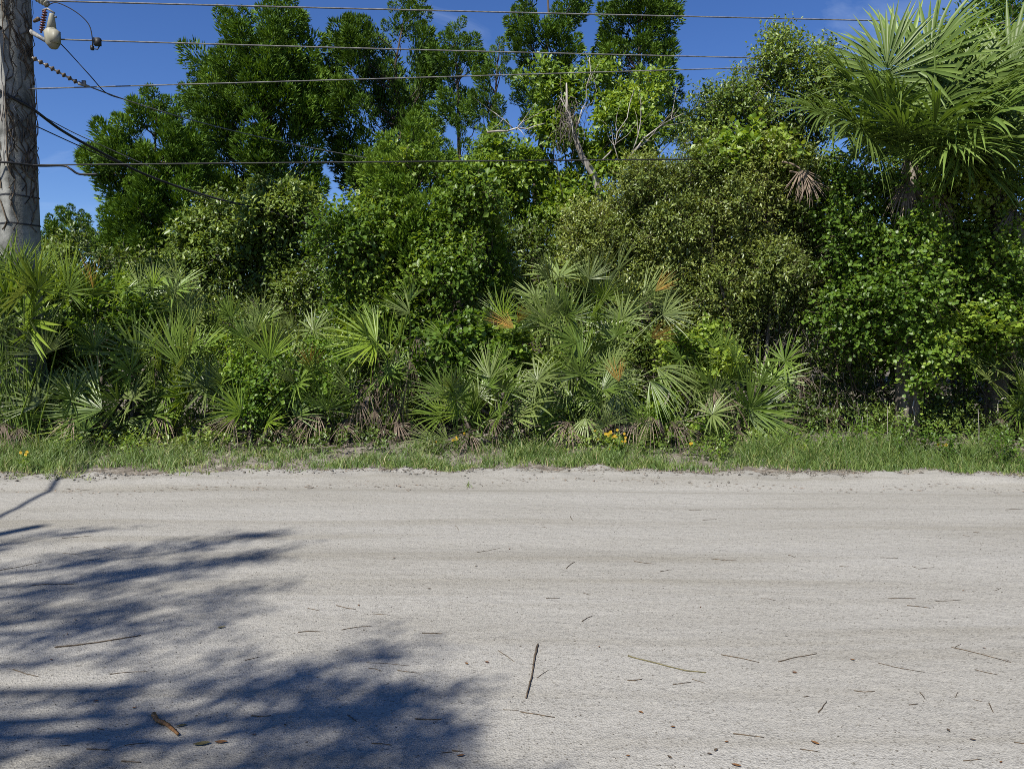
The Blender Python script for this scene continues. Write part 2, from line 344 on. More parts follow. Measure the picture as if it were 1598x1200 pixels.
def pblobs(lst, Y, depth=.8, jit=.35):
    """(px, py, radius px[, dY]) -> ellipsoids at distance Y"""
    out = []
    for b in lst:
        y = Y + (b[3] if len(b) > 3 else rng.uniform(-jit, jit)); r = msize(b[2], y)
        c = P(b[0], b[1], y); out.append((c, np.array([r, r * depth, r * .92]) * .86))
        for _ in range(4):                                          # side lobes break the round outline
            u = nrm(rng.normal(size=3) + np.array([0, -.4, .35])); r2 = r * rng.uniform(.26, .5)
            out.append((c + u * r * .82, np.array([r2, r2 * .9, r2 * rng.uniform(.8, 1.4)])))
    return out
def limbs(mb, base, blobs, r0, n=6, sides=5, bend=.12, twigs=4):
    base = np.asarray(base, float)
    for c, r in blobs[::5]:
        p = curve(base + rng.normal(size=3) * .05, c, n, bend); p[0, 2] = base[2]; p[1:-1, 1] = np.maximum(p[1:-1, 1], c[1] + .05)
        mb.add(*tube(p, np.linspace(r0 * rng.uniform(.5, 1), r0 * .18, n), sides))
        for _ in range(twigs):
            a = p[rng.integers(n // 2, n)]; e = c + nrm(rng.normal(size=3)) * r * .85
            mb.add(*tube(curve(a, e, 4, .12), np.linspace(r0 * .2, r0 * .05, 4), 4, False))
DENS = 1.55
def broadleaf(name, label, cat, base, blobs, mat, dens, size, k=9, tl=.32, gap=.1, aspect=.45, kind='quad', r0=.05, group=None, trunk=True, up=.55, wood='wood', tone=0, gfreq=2.2, back=.35, kn=0, crown_name='crown'):
    th = thing(name, label, cat, base, group)
    mb, tw = MB(), MB()
    q, d = blob_twigs(blobs, dens * DENS, gap, gfreq, back, kn=kn)
    sprays(mb, q, d, rng.uniform(.6, 1.3, len(q)) * tl, k, size * 1.2, aspect * 1.12, kind, up, twig=tw, tone=tone)
    q, d = blob_twigs(blobs, dens * DENS * .22, -.1, gfreq, .8, shell=(.15, .62), kn=kn)      # larger leaves added inside as occluders, so the crown closes up and darkens
    sprays(mb, q, d, rng.uniform(.6, 1.3, len(q)) * tl, k, size * 2.0, aspect * 1.2, 'quad', up, tone=tone)
    part(crown_name, mb, M[mat], th)
    if trunk:
        limbs(tw, base, blobs, r0)
        part('trunk', tw, M[wood], th, True)
    return th
def cedar(label, base, prof, Y, ntuft0, size=.38, group='tall cedars behind the thicket', lean=0, needles=330, depth=.7, tone=0, bare=.0, name='cedar_tree'):
    """prof: (py, left px, right px) outline rows, top to bottom"""
    ntuft = int(ntuft0 * 6)
    base = np.asarray(base, float); th = thing(name, label, 'tree', base, group)
    pr = np.array(prof, float); rows = [(P((a + b) / 2, py, Y), msize((b - a) / 2, Y)) for py, a, b in pr]
    zc = np.array([c[2] for c, _ in rows]); xc = np.array([c[0] for c, _ in rows]); rr = np.array([r for _, r in rows])
    o = np.argsort(zc); zc, xc, rr = zc[o], xc[o], rr[o]
    zz = np.linspace(zc[0], zc[-1], 200); wgt = np.interp(zz, zc, rr) + .15; wgt /= wgt.sum()
    z = rng.choice(zz, ntuft, p=wgt) + rng.normal(size=ntuft) * .05
    ang = rng.uniform(0, 6.28, ntuft); rad = np.sqrt(rng.uniform(.12, 1.0, ntuft))
    rloc = np.interp(z, zc, rr)
    x = np.interp(z, zc, xc) + np.cos(ang) * rad * rloc; y = Y + np.sin(ang) * rad * np.maximum(rloc * depth, .25)
    tp = np.stack([x, y, z], -1)
    keep = noise(tp, 1.5, 5) > -1.0 + bare * .6; tp, ang, rad, rloc = tp[keep], ang[keep], rad[keep], rloc[keep]
    sel = []; hl, rl = size * 3.0, size * 1.05                       # foliage gathers into pointed upright lobes with gaps between
    for i in rng.permutation(len(tp)):
        if all(np.sum(((tp[i] - tp[j]) / (1, 1, 1.5)) ** 2) > (size * 1.6) ** 2 for j in sel): sel.append(i)
    lc = tp[sel] - np.array([0, 0, hl * .45]); v_ = (tp[:, None, 2] - lc[None, :, 2]) / hl
    rho = np.hypot(tp[:, None, 0] - lc[None, :, 0], tp[:, None, 1] - lc[None, :, 1]) / (rl * np.clip(1.05 - .85 * v_, .05, 1))
    keep = ((v_ > 0) & (v_ < 1.05) & (rho < 1)).any(1) | (rng.uniform(size=len(tp)) < .03)
    tp, ang, rad, rloc = tp[keep], ang[keep], rad[keep], rloc[keep]
    o_ = np.argsort(-rad); sel = []                                  # outer tufts first, kept apart so that dark gaps show
    for i in o_:
        if all(np.sum((tp[i] - tp[j]) ** 2) > (size * .50) ** 2 for j in sel): sel.append(i)
    tp, ang, rad, rloc = tp[sel], ang[sel], rad[sel], rloc[sel]
    n = len(tp)
    ax = np.stack([np.cos(ang) * (.25 + .55 * rad), np.sin(ang) * (.25 + .55 * rad), rng.uniform(.55, 1.2, n)], -1); ax = nrm(ax + rng.normal(size=(n, 3)) * .18)
    sz = size * rng.uniform(.55, 1.3, n) * np.clip(.6 + rloc * .5, .6, 1.15)
    mb = MB(); K = needles
    # plume of slender scale-leaf sprays round the tuft's axis
    t = rng.uniform(0, 1, (n, K)) ** .8
    a1 = nrm(np.cross(ax, rng.normal(size=(n, 3)))); a2 = np.cross(ax, a1)
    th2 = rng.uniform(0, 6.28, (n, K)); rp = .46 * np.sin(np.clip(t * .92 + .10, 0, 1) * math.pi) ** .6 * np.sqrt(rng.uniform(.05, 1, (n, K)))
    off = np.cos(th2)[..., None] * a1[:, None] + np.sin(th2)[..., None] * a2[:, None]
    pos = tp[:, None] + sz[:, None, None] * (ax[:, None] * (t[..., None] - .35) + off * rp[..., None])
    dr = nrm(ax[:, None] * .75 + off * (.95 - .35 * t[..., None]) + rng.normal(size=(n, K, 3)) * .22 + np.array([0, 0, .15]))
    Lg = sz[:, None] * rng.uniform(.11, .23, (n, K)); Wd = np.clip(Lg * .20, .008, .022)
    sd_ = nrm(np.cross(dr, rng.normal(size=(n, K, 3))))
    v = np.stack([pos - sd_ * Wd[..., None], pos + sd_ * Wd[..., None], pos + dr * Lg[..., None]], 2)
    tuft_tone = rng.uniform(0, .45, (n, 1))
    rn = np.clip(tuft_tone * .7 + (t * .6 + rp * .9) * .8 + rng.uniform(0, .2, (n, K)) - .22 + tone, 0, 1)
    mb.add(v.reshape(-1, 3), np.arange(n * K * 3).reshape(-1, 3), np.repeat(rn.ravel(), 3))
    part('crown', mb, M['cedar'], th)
    wd = MB(); top = np.array([xc[-1], Y, zc[-1] - .45])
    tr = curve(base, top, 9, .02); H = top[2] - base[2]
    tr[:, 0] += np.interp(tr[:, 2], zc, xc - np.interp(zc, [zc[0], zc[-1]], [xc[0], xc[-1]])) * .6 * np.linspace(0, 1, 9)
    wd.add(*tube(tr, np.linspace(.014 * H + .03, .012, 9), 7))
    for i in rng.choice(n, min(n, max(24, n // 3)), replace=False):
        zt = max(tp[i, 2] - rng.uniform(.2, .9) * (.4 + rloc[i]), base[2] + .6)
        a = np.array([np.interp(zt, tr[:, 2], tr[:, k]) for k in range(3)])
        wd.add(*tube(curve(a, tp[i], 5, .08, .04), np.linspace(.022, .006, 5), 4, False))
    part('trunk', wd, M['cedar_wood'], th, True)
    return th

# ------------------------------------------------------------------ fan-palm fronds
def fan(mb, H, u, n, Rd, nseg=26, span=4.6, droop=.15, cup=.15, split=.34, costa=0.0, wmul=1.0, curl=0.0, ragged=.14):
    """blade of a fan palm: nseg folded segments round the hub H; u = middle direction, n = upper face"""
    u = nrm(np.asarray(u, float)); n = np.asarray(n, float); n = nrm(n - u * (n @ u)); v = np.cross(n, u)
    a = np.linspace(-span / 2, span / 2, nseg) + rng.normal(size=nseg) * .045
    Ls = Rd * (1 - .16 * (np.abs(a) / (span / 2)) ** 2) * rng.uniform(1 - ragged, 1 + ragged * .6, nseg)
    d = np.cos(a)[:, None] * u + np.sin(a)[:, None] * v
    s = -np.sin(a)[:, None] * u + np.cos(a)[:, None] * v
    d = nrm(d + n * cup * (.4 + .6 * np.abs(np.sin(a)))[:, None] + rng.normal(size=(nseg, 3)) * .06)
    ts = np.array([.03, .20, split, .60, .82])
    hw0 = np.tan(span / nseg / 2) * 1.0 * wmul
    hw = np.where(ts <= split, ts * hw0, split * hw0 * np.clip(1 - (ts - split) / (1 - split), 0, 1) ** .75)
    dr = droop * rng.uniform(.5, 1.5, nseg); dr = np.where(rng.uniform(size=nseg) < .1, dr * 2.2, dr)
    cst = costa * Rd * np.clip(1 - np.abs(a) / 1.6, 0, 1)
    O = H + cst[:, None] * u - np.outer(cst ** 2, n) * (.5 / max(Rd, .1))
    T = np.append(ts, 1.0)
    mid = O[:, None] + d[:, None] * (Ls[:, None] * T)[..., None] - n * (curl * Ls[:, None] * T ** 2)[..., None]
    mid[..., 2] -= dr[:, None] * Ls[:, None] * T ** 2.4
    E = (Ls[:, None] * hw)[..., None]
    Lf = mid[:, :5] + s[:, None] * E + n * E * .55
    Rt = mid[:, :5] - s[:, None] * E + n * E * .55
    vv = np.concatenate([np.stack([Lf, mid[:, :5], Rt], 2).reshape(nseg, 15, 3), mid[:, 5:6]], 1)
    f = []
    for j in range(4):
        b0, b1 = j * 3, j * 3 + 3
        f += [[b0, b0 + 1, b1 + 1], [b0, b1 + 1, b1], [b0 + 1, b0 + 2, b1 + 2], [b0 + 1, b1 + 2, b1 + 1]]
    f += [[12, 13, 15], [13, 14, 15]]
    f = np.array(f); F_ = (np.arange(nseg)[:, None, None] * 16 + f[None]).reshape(-1, 3)
    rn = np.clip(rng.uniform(0, .5, (nseg, 1)) + .35 * np.append(np.repeat(ts, 3), 1.0)[None] * .8, 0, 1)
    mb.add(vv.reshape(-1, 3), F_, rn.ravel())
def petiole(mb, A, H, r=.009, arch=.1, rn=.3):
    p = curve(A, H, 6, .02, -arch); mb.add(*tube(p, np.linspace(r * 1.5, r * .8, 6), 4, False), rn)
def frond_obj(th, mat, A, H, u, n, Rd, pet=.009, arch=.08, label=None, name='frond', **k):
    mb = MB(); fan(mb, np.asarray(H, float), u, n, Rd, **k); fo = part(name, mb, M[mat], th, label=label)
    mb = MB(); petiole(mb, A, H, pet, arch, .3); part('petiole', mb, M['palmetto' if mat == 'palm_orange' else mat], fo)
    return fo

# ------------------------------------------------------------------ far wood behind everything
mb, tw = MB(), MB()
wb = []
for x in np.arange(-24, 24.5, 1.5):
    for _ in range(3):
        y = rng.uniform(21, 28); z = rng.uniform(.6, 3.4) * (.8 if x < -6 else 1.15); r = rng.uniform(1.2, 2.0)
        wb.append((np.array([x + rng.uniform(-.7, .7), y, z]), np.array([r, r, r * .9])))
q, d = blob_twigs(wb, 15, -.1, 1.2, .25, shell=(.3, 1.0), kn=3)
sprays(mb, q, d, rng.uniform(.4, .8, len(q)), 8, .26, .55)
o = single('woodland', mb, M['oak'], (0, 24, 0), label='dense dark wood of small trees far behind the roadside thicket', cat='woodland', kind='stuff')

# ------------------------------------------------------------------ tall cedars
def gb(px, Y): return (msize(px - 799, Y), Y, .05)
cedar('broad many-topped cedar left of the narrow sky gap, tallest behind the leaning wire', gb(405, 19), [(6, 432, 450), (28, 418, 462), (45, 332, 464), (90, 315, 488), (150, 306, 498), (200, 312, 500), (280, 322, 492), (340, 345, 470), (400, 380, 440)], 19, 235, .55, bare=.2)
cedar('wide cedar with a blunt double top right of the narrow sky gap', gb(610, 19.5), [(-2, 614, 650), (40, 582, 668), (58, 530, 672), (100, 508, 678), (160, 508, 672), (230, 522, 670), (300, 535, 650), (350, 560, 640)], 19.5, 215, .55, bare=.25)
cedar('narrow pointed cedar close beside the blunt double-topped cedar', gb(712, 18.5), [(36, 702, 720), (80, 678, 742), (130, 672, 748), (200, 682, 746), (260, 690, 738), (320, 700, 730)], 18.5, 105, .5, bare=.25)
cedar('small thin browning cedar between two taller cedars', gb(770, 18), [(66, 768, 782), (100, 756, 796), (150, 736, 802), (205, 738, 790), (280, 750, 790)], 18, 50, .42, bare=.45, tone=.1)
cedar('tall open cedar with its pale forked trunk showing through', gb(838, 18.5), [(-70, 838, 862), (0, 798, 908), (40, 798, 905), (75, 806, 908), (105, 815, 905), (130, 800, 860), (200, 790, 850)], 18.5, 100, .5, bare=.42)
cedar('tallest dense cedar above the light green tree, running out of the top', gb(1000, 18.5), [(-80, 975, 1010), (0, 956, 1056), (30, 942, 1050), (60, 942, 1036), (110, 932, 1040), (145, 955, 1058), (190, 995, 1066), (230, 1005, 1062), (300, 1000, 1050)], 18.5, 175, .5, bare=.1)
cedar('spreading cedar with jagged spires nearest the concrete pole', gb(240, 16.5), [(150, 234, 246), (172, 218, 282), (212, 160, 302), (235, 150, 322), (285, 150, 336), (340, 152, 336), (385, 165, 332), (430, 180, 300)], 16.5, 250, .48, needles=330)
cedar('bright young cedar wrapped in vines in front of the tall cedars', gb(655, 12.9), [(186, 634, 648), (212, 606, 668), (245, 578, 700), (285, 572, 742), (335, 566, 762), (400, 560, 765), (450, 600, 740)], 12.9, 190, .40, needles=330, tone=.22, group=None)
cedar('small cedar sapling poking up beside the tall palmetto clump', gb(762, 12.6), [(360, 756, 770), (385, 745, 785), (420, 738, 795), (455, 745, 790), (500, 755, 785)], 12.6, 34, .34, needles=330, tone=.1, group=None)
cedar('cedar standing half hidden behind the cabbage palms', gb(1575, 16.5), [(-30, 1560, 1600), (30, 1530, 1640), (100, 1510, 1660), (180, 1500, 1670), (260, 1510, 1660)], 16.5, 130, .5)
cedar('cedar standing beyond the concrete pole', gb(-120, 17), [(90, -130, -110), (150, -170, -70), (250, -200, -40), (340, -210, -30), (420, -190, -50)], 17, 120, .5)
cedar('distant thin pine with flat open tufts beside the pole', gb(118, 26), [(330, 110, 122), (345, 85, 150), (365, 78, 160), (385, 70, 165), (410, 70, 170)], 26, 46, .5, bare=.3, group=None, name='pine_tree')

# ------------------------------------------------------------------ broadleaf trees and shrubs
broadleaf('oak_shrub', 'rounded olive-leaved oak shrub left of the vine mound, dark hollow beneath', 'shrub', gb(410, 15.2),
          pblobs([(430, 325, 52), (380, 365, 60), (450, 375, 58), (400, 425, 66), (325, 385, 42), (345, 430, 50), (470, 330, 34), (290, 420, 40), (450, 440, 46)], 15.2), 'oak', 66, .085, 9, .34, .12, r0=.06)
broadleaf('vine_mound', 'mound of yellow-green vine swallowing the young bright cedar', 'vine', gb(620, 12.7),
          pblobs([(560, 400, 58), (610, 350, 34), (620, 430, 72), (700, 410, 62), (540, 465, 40), (660, 505, 60), (735, 330, 44), (575, 360, 40), (640, 260, 14, -.2), (700, 280, 16, -.2), (590, 500, 50), (720, 480, 50)], 12.6), 'vine', 74, .066, 8, .36, .28, kind='quad', aspect=.6, tone=.12, gfreq=2.8, kn=1, crown_name='leaves', r0=.02, wood='twig')
broadleaf('bay_tree', 'light green whorled-leaf tree with grey leaning trunk among the cedars', 'tree', gb(925, 14.6),
          pblobs([(850, 130, 24), (868, 165, 34), (880, 215, 30), (780, 245, 36), (828, 290, 50), (905, 310, 44), (962, 160, 30), (965, 200, 30), (1000, 200, 26), (985, 262, 44), (760, 300, 44), (790, 340, 46), (870, 350, 46), (1010, 140, 22), (935, 255, 30), (930, 130, 22)], 14.6), 'lime', 60, .095, 8, .28, .22, aspect=.5, r0=.035, kn=2, tone=.05, wood='cedar_wood')
broadleaf('myrtle_thicket', 'dense fine-leaved olive thicket right of the tall palmetto clump', 'shrub', gb(1120, 12.9),
          pblobs([(1040, 320, 62), (1110, 300, 66), (1180, 290, 60), (1060, 400, 72), (1150, 390, 80), (1230, 370, 66), (1110, 470, 76), (1200, 470, 76), (1260, 440, 56), (1080, 540, 54), (985, 360, 50), (920, 370, 44), (960, 420, 44), (1250, 300, 46), (1170, 540, 50), (1140, 340, 60, -.5), (1060, 360, 50, -.5), (1200, 420, 56, -.5), (1120, 520, 50, -.4), (1010, 455, 44), (1010, 285, 34)], 12.8), 'olive', 135, .052, 10, .30, .08, r0=.012, wood='twig', kn=4, gfreq=2.6, aspect=.42, tone=.10)
broadleaf('water_oak', 'upright oak with rising leafy shoots just left of the cabbage palm crown', 'tree', gb(1190, 14.2),
          pblobs([(1112, 190, 36), (1095, 160, 18), (1150, 185, 40), (1180, 140, 32), (1212, 105, 32), (1222, 72, 20), (1258, 112, 30), (1288, 92, 22), (1190, 210, 56), (1250, 170, 50), (1120, 245, 44), (1085, 210, 26), (1290, 150, 40), (1225, 240, 50)], 14.2), 'oak', 74, .066, 9, .36, .16, r0=.04, kn=5, tone=.15)
broadleaf('vine_patch', 'bright vine spilling over the top of the fine-leaved thicket', 'vine', gb(1170, 12.3),
          pblobs([(1150, 240, 30), (1185, 232, 28), (1120, 262, 26), (1200, 262, 34)], 12.4), 'vine', 60, .075, 7, .3, .1, kind='round', tone=.15, crown_name='leaves')
broadleaf('tallow_tree', 'yellow-green tree showing between the cabbage palm crowns', 'tree', gb(1500, 14.5),
          pblobs([(1490, 80, 44), (1450, 110, 44), (1530, 110, 50), (1500, 160, 50), (1440, 180, 46), (1560, 190, 50), (1380, 200, 44)], 14.5), 'lime', 56, .08, 8, .34, .1, kn=6)
broadleaf('vine_column', 'tall curtain of round vine leaves hanging below the cabbage palms', 'vine', gb(1430, 12.0),
          pblobs([(1350, 320, 46), (1420, 320, 60), (1485, 330, 50), (1400, 400, 66), (1475, 420, 66), (1340, 420, 52), (1390, 490, 66), (1460, 510, 70), (1530, 400, 56), (1545, 500, 60), (1310, 490, 50), (1420, 545, 50), (1510, 550, 50), (1300, 370, 44), (1585, 440, 50), (1590, 530, 46), (1590, 330, 50), (1360, 530, 40), (1420, 470, 50, -.9), (1420, 380, 44, -.9), (1428, 525, 44, -.9), (1436, 590, 30, -.9), (1545, 420, 44, -.8), (1550, 520, 44, -.8), (1420, 300, 36, -.8), (1300, 300, 36), (1390, 270, 34, -.6), (1500, 290, 40, -.6)], 12.1), 'vine', 84, .046, 8, .36, .52, kind='round', kn=7, gfreq=2.1, crown_name='leaves', r0=.02, wood='twig', tone=.05)
broadleaf('shade_thicket', 'dark twiggy thicket in the hollow under the vine curtain', 'shrub', gb(1300, 12.6),
          pblobs([(1270, 560, 60), (1320, 620, 60), (1390, 650, 56), (1480, 660, 60), (1560, 650, 60), (1220, 600, 44), (1260, 640, 50)], 12.8), 'oak', 34, .06, 8, .34, .3, kn=2, r0=.025, wood='twig')
broadleaf('left_shrub', 'glossy low shrub behind the palmettos at the foot of the spiky cedar', 'shrub', gb(150, 13),
          pblobs([(130, 420, 44), (200, 440, 50), (260, 470, 46), (80, 470, 50), (20, 480, 60), (330, 500, 44), (400, 520, 40)], 13), 'oak', 60, .065, 8, .32, .15, kn=3)
broadleaf('left_vine', 'yellow-green vine heap beside the orange-tipped palmetto', 'vine', gb(200, 11.4),
          pblobs([(190, 480, 32), (215, 500, 30), (120, 470, 28), (150, 520, 26), (90, 530, 34), (120, 580, 34), (180, 545, 28)], 11.5), 'vine', 110, .055, 8, .24, .2, kind='round', tone=.12, kn=4, crown_name='leaves')
broadleaf('middle_vine', 'leafy vine tangle in front of the brown dead palmetto fronds', 'vine', gb(450, 11.0),
          pblobs([(430, 600, 36), (480, 620, 40), (400, 640, 34), (450, 660, 36), (520, 600, 32), (510, 560, 34), (380, 590, 30), (360, 550, 28)], 11.1), 'vine', 110, .05, 8, .24, .25, tone=.08, kn=5, aspect=.62, crown_name='leaves')
broadleaf('round_leaf_vine', 'strand of round-leaved vine hanging beside the tall palmetto clump', 'vine', gb(810, 11.2),
          pblobs([(800, 540, 26), (815, 570, 26), (690, 540, 34), (740, 520, 30), (720, 570, 26), (780, 600, 20), (650, 590, 24)], 11.4), 'vine', 90, .065, 6, .26, .25, kind='round', tone=.1, kn=6, crown_name='leaves')
broadleaf('low_shrub', 'low yellow-green shrub at the thicket foot between two palmetto clumps', 'shrub', gb(1050, 10.9),
          pblobs([(1040, 640, 34), (1075, 620, 30), (1020, 670, 30), (1080, 660, 28), (1100, 560, 38), (1060, 575, 34), (1120, 590, 30)], 11.0), 'vine', 120, .05, 8, .22, .2, tone=.15, kn=7, kind='round')
broadleaf('understory_shrub', 'shaded small-leaved shrub filling the thicket behind the middle palmettos', 'shrub', gb(700, 12.9),
          pblobs([(560, 600, 60), (660, 620, 60), (760, 600, 60), (860, 560, 70), (960, 560, 70), (1040, 610, 60), (480, 560, 60), (800, 400, 60, 1), (860, 430, 60, 1), (790, 470, 60, .6), (900, 470, 60, .6), (500, 480, 60, 1.5), (1000, 540, 60)], 13.2), 'oak', 50, .07, 8, .34, .05, kn=1)
for i, (px, lab) in enumerate(((-120, 'bushy oak shrub past the concrete pole'), (1720, 'bushy oak shrub past the cabbage palms'), (1860, 'far bushy oak shrub past the cabbage palms'), (-300, 'far bushy oak shrub past the concrete pole'))):
    broadleaf('oak_shrub', lab, 'shrub', gb(px, 12.6), pblobs([(px, 560, 110), (px - 60, 460, 90), (px + 50, 440, 90), (px, 370, 80), (px + 90, 600, 70)], 12.6), 'oak', 24, .10, 8, .4, .1, kn=i)

# leaning grey trunk of the bay tree with bare dead twigs
th = thing('dead_tree', 'pale leafless dead branches leaning through the light green tree', 'dead tree', gb(940, 14.2))
mb = MB()
tr = np.array([P(945, 420, 14.2), P(938, 340, 14.2), P(934, 300, 14.2), P(928, 275, 14.1), P(908, 245, 14.1), P(898, 215, 14.1), P(885, 180, 14.1), P(884, 130, 14.1)])
tr = np.vstack([[gb(945, 14.2)], tr]); mb.add(*tube(tr, [.10, .09, .085, .08, .068, .055, .045, .03, .012], 8))
part('trunk', mb, M['pale_wood'], th, True)
for a, b, r in (((985, 240), (1066, 178), .02), ((940, 250), (990, 140), .014), ((985, 240), (1000, 150), .012), ((980, 250), (1030, 205), .012), ((760, 207), (850, 193), .022), ((800, 200), (770, 175), .012), ((985, 245), (1060, 260), .012), ((900, 200), (920, 90), .014), ((965, 250), (955, 190), .01), ((895, 215), (872, 150), .014)):
    mb = MB(); Yb = 13.9 + rng.uniform(-.2, .2); p0 = P(*a, Yb); p1 = P(*b, Yb)
    c = curve(p0, p1, 7, .05); mb.add(*tube(c, np.linspace(r, r * .35, 7), 5))
    for _ in range(4):
        s = c[rng.integers(2, 6)]; mb.add(*tube(curve(s, s + (p1 - p0) * rng.uniform(.2, .4) + rng.normal(size=3) * .18, 4, .08), np.linspace(r * .45, r * .15, 4), 4, False))
    part('branch', mb, M['pale_wood'], th, True)
# grey wisps of old vine on the trunk
mb = MB()
for _ in range(45):
    a = P(rng.uniform(872, 902), rng.uniform(150, 190), 13.95); mb.add(*tube(curve(a, a + np.array([rng.normal() * .12, rng.normal() * .08, -rng.uniform(.3, .8)]), 6, .12), np.linspace(.007, .003, 6), 3, False))
part('dry_vine', mb, M['wood'], th)

# ------------------------------------------------------------------ cabbage palms
def sabal(px, py, Y, label, specs, nextra, lean=0.0, dead=6):
    C = P(px, py, Y); base = np.array([C[0] + lean, C[1] + .1, .02])
    th = thing('cabbage_palm', label, 'palm', base, 'cabbage palms')
    mb = MB(); tr = curve(base, C, 9, .01); mb.add(*tube(tr, [.20, .17, .16, .16, .16, .165, .18, .17, .10], 10))
    part('trunk', mb, M['wood'], th, True)
    for k in range(26):                                             # old leaf boots on the upper trunk
        mb = MB(); f_ = rng.uniform(.55, .98); c = base + (C - base) * f_; a = k * 2.4
        dd = np.array([math.cos(a), math.sin(a), 0]); mb.add(*tube([c + dd * .13, c + dd * .2 + [0, 0, .16], c + dd * .26 + [0, 0, .34]], [.05, .035, .012], 5))
        part('leaf_base', mb, M['palm_dead'], th)
    def fr(dirn, petl, Rd, mat='sabal', **k):
        d = nrm(np.asarray(dirn, float)); H = C + d * petl + np.array([0, 0, -.10 * petl])
        u = nrm(d * .9 + np.array([0, 0, -.12]) + rng.normal(size=3) * .12); side = nrm(np.cross(u, [0, 0, 1.]) + 1e-6); n = np.cross(side, u)
        n = nrm(n + rng.normal(size=3) * .2 + np.array([-.1, -.75, .15]))
        kw = dict(nseg=50, span=rng.uniform(4.0, 4.9), droop=rng.uniform(.10, .28), cup=.14, split=.44, costa=.24, curl=.05, wmul=1.3); kw.update(k)
        frond_obj(th, mat, C, H, u, n, Rd, .014, .06, **kw)
    for hx, hy, dy, Rp, kw in specs:
        H = P(hx, hy, Y + dy); d = H - C; l = np.linalg.norm(d)
        fr(d, l, msize(Rp, Y) * 1.1, **kw)
    for k in range(nextra):
        el = math.asin(rng.uniform(.02, .97)); az = rng.uniform(0, 6.28)
        fr((math.cos(az) * math.cos(el), math.sin(az) * math.cos(el), math.sin(el)), rng.uniform(.75, 1.15), rng.uniform(.95, 1.2))
    for k in range(dead):
        az = rng.uniform(3.0, 6.4)
        fr((math.cos(az), math.sin(az), -1.1), rng.uniform(.3, .5), rng.uniform(.4, .6), 'palm_dead', nseg=22, span=2.2, droop=.5)
    return th
sabal(1420, 255, 11.6, 'cabbage palm with the wide full crown over the vine curtain',
      [(1300, 172, -.4, 84, dict(span=4.8, droop=.3)), (1407, 160, -.75, 72, dict(span=5.2)), (1440, 92, .1, 120, dict(droop=.12)), (1385, 110, .2, 110, dict(droop=.12)), (1345, 130, .1, 95, dict(droop=.2)),
       (1500, 135, -.3, 115, dict(droop=.35)), (1480, 190, -.6, 90, dict(droop=.4)), (1350, 195, -.5, 80, dict(droop=.4)), (1415, 105, .35, 120, dict(droop=.1))], 18, .1, 2)
sabal(1556, 290, 11.9, 'cabbage palm with steep rising fronds beside the fuller palm',
      [(1540, 160, -.3, 110, dict(droop=.25)), (1590, 150, -.2, 120, dict(droop=.25)), (1600, 215, -.5, 100, dict(droop=.4)), (1520, 190, -.4, 80, dict(droop=.4)), (1570, 110, .2, 120, dict(droop=.15))], 15, .15, 2)
sabal(1790, 270, 12.2, 'cabbage palm standing apart past the paired palms', [], 22, .1)
th = thing('dead_frond', 'brown dead palm frond hanging in the thicket left of the cabbage palm', 'frond', P(1250, 300, 11.7))
for hx, hy, rp in ((1250, 265, 44), (1262, 280, 40)):
    mb = MB(); fan(mb, P(hx, hy, 11.6), (.1, -.2, -1), (-.3, -1, 0), msize(rp, 11.6), 20, 1.9, .2, .3); petiole(mb, P(hx - 30, hy - 12, 11.7), P(hx, hy, 11.6), .012, .1)
    part('blade', mb, M['palm_dead'], th)

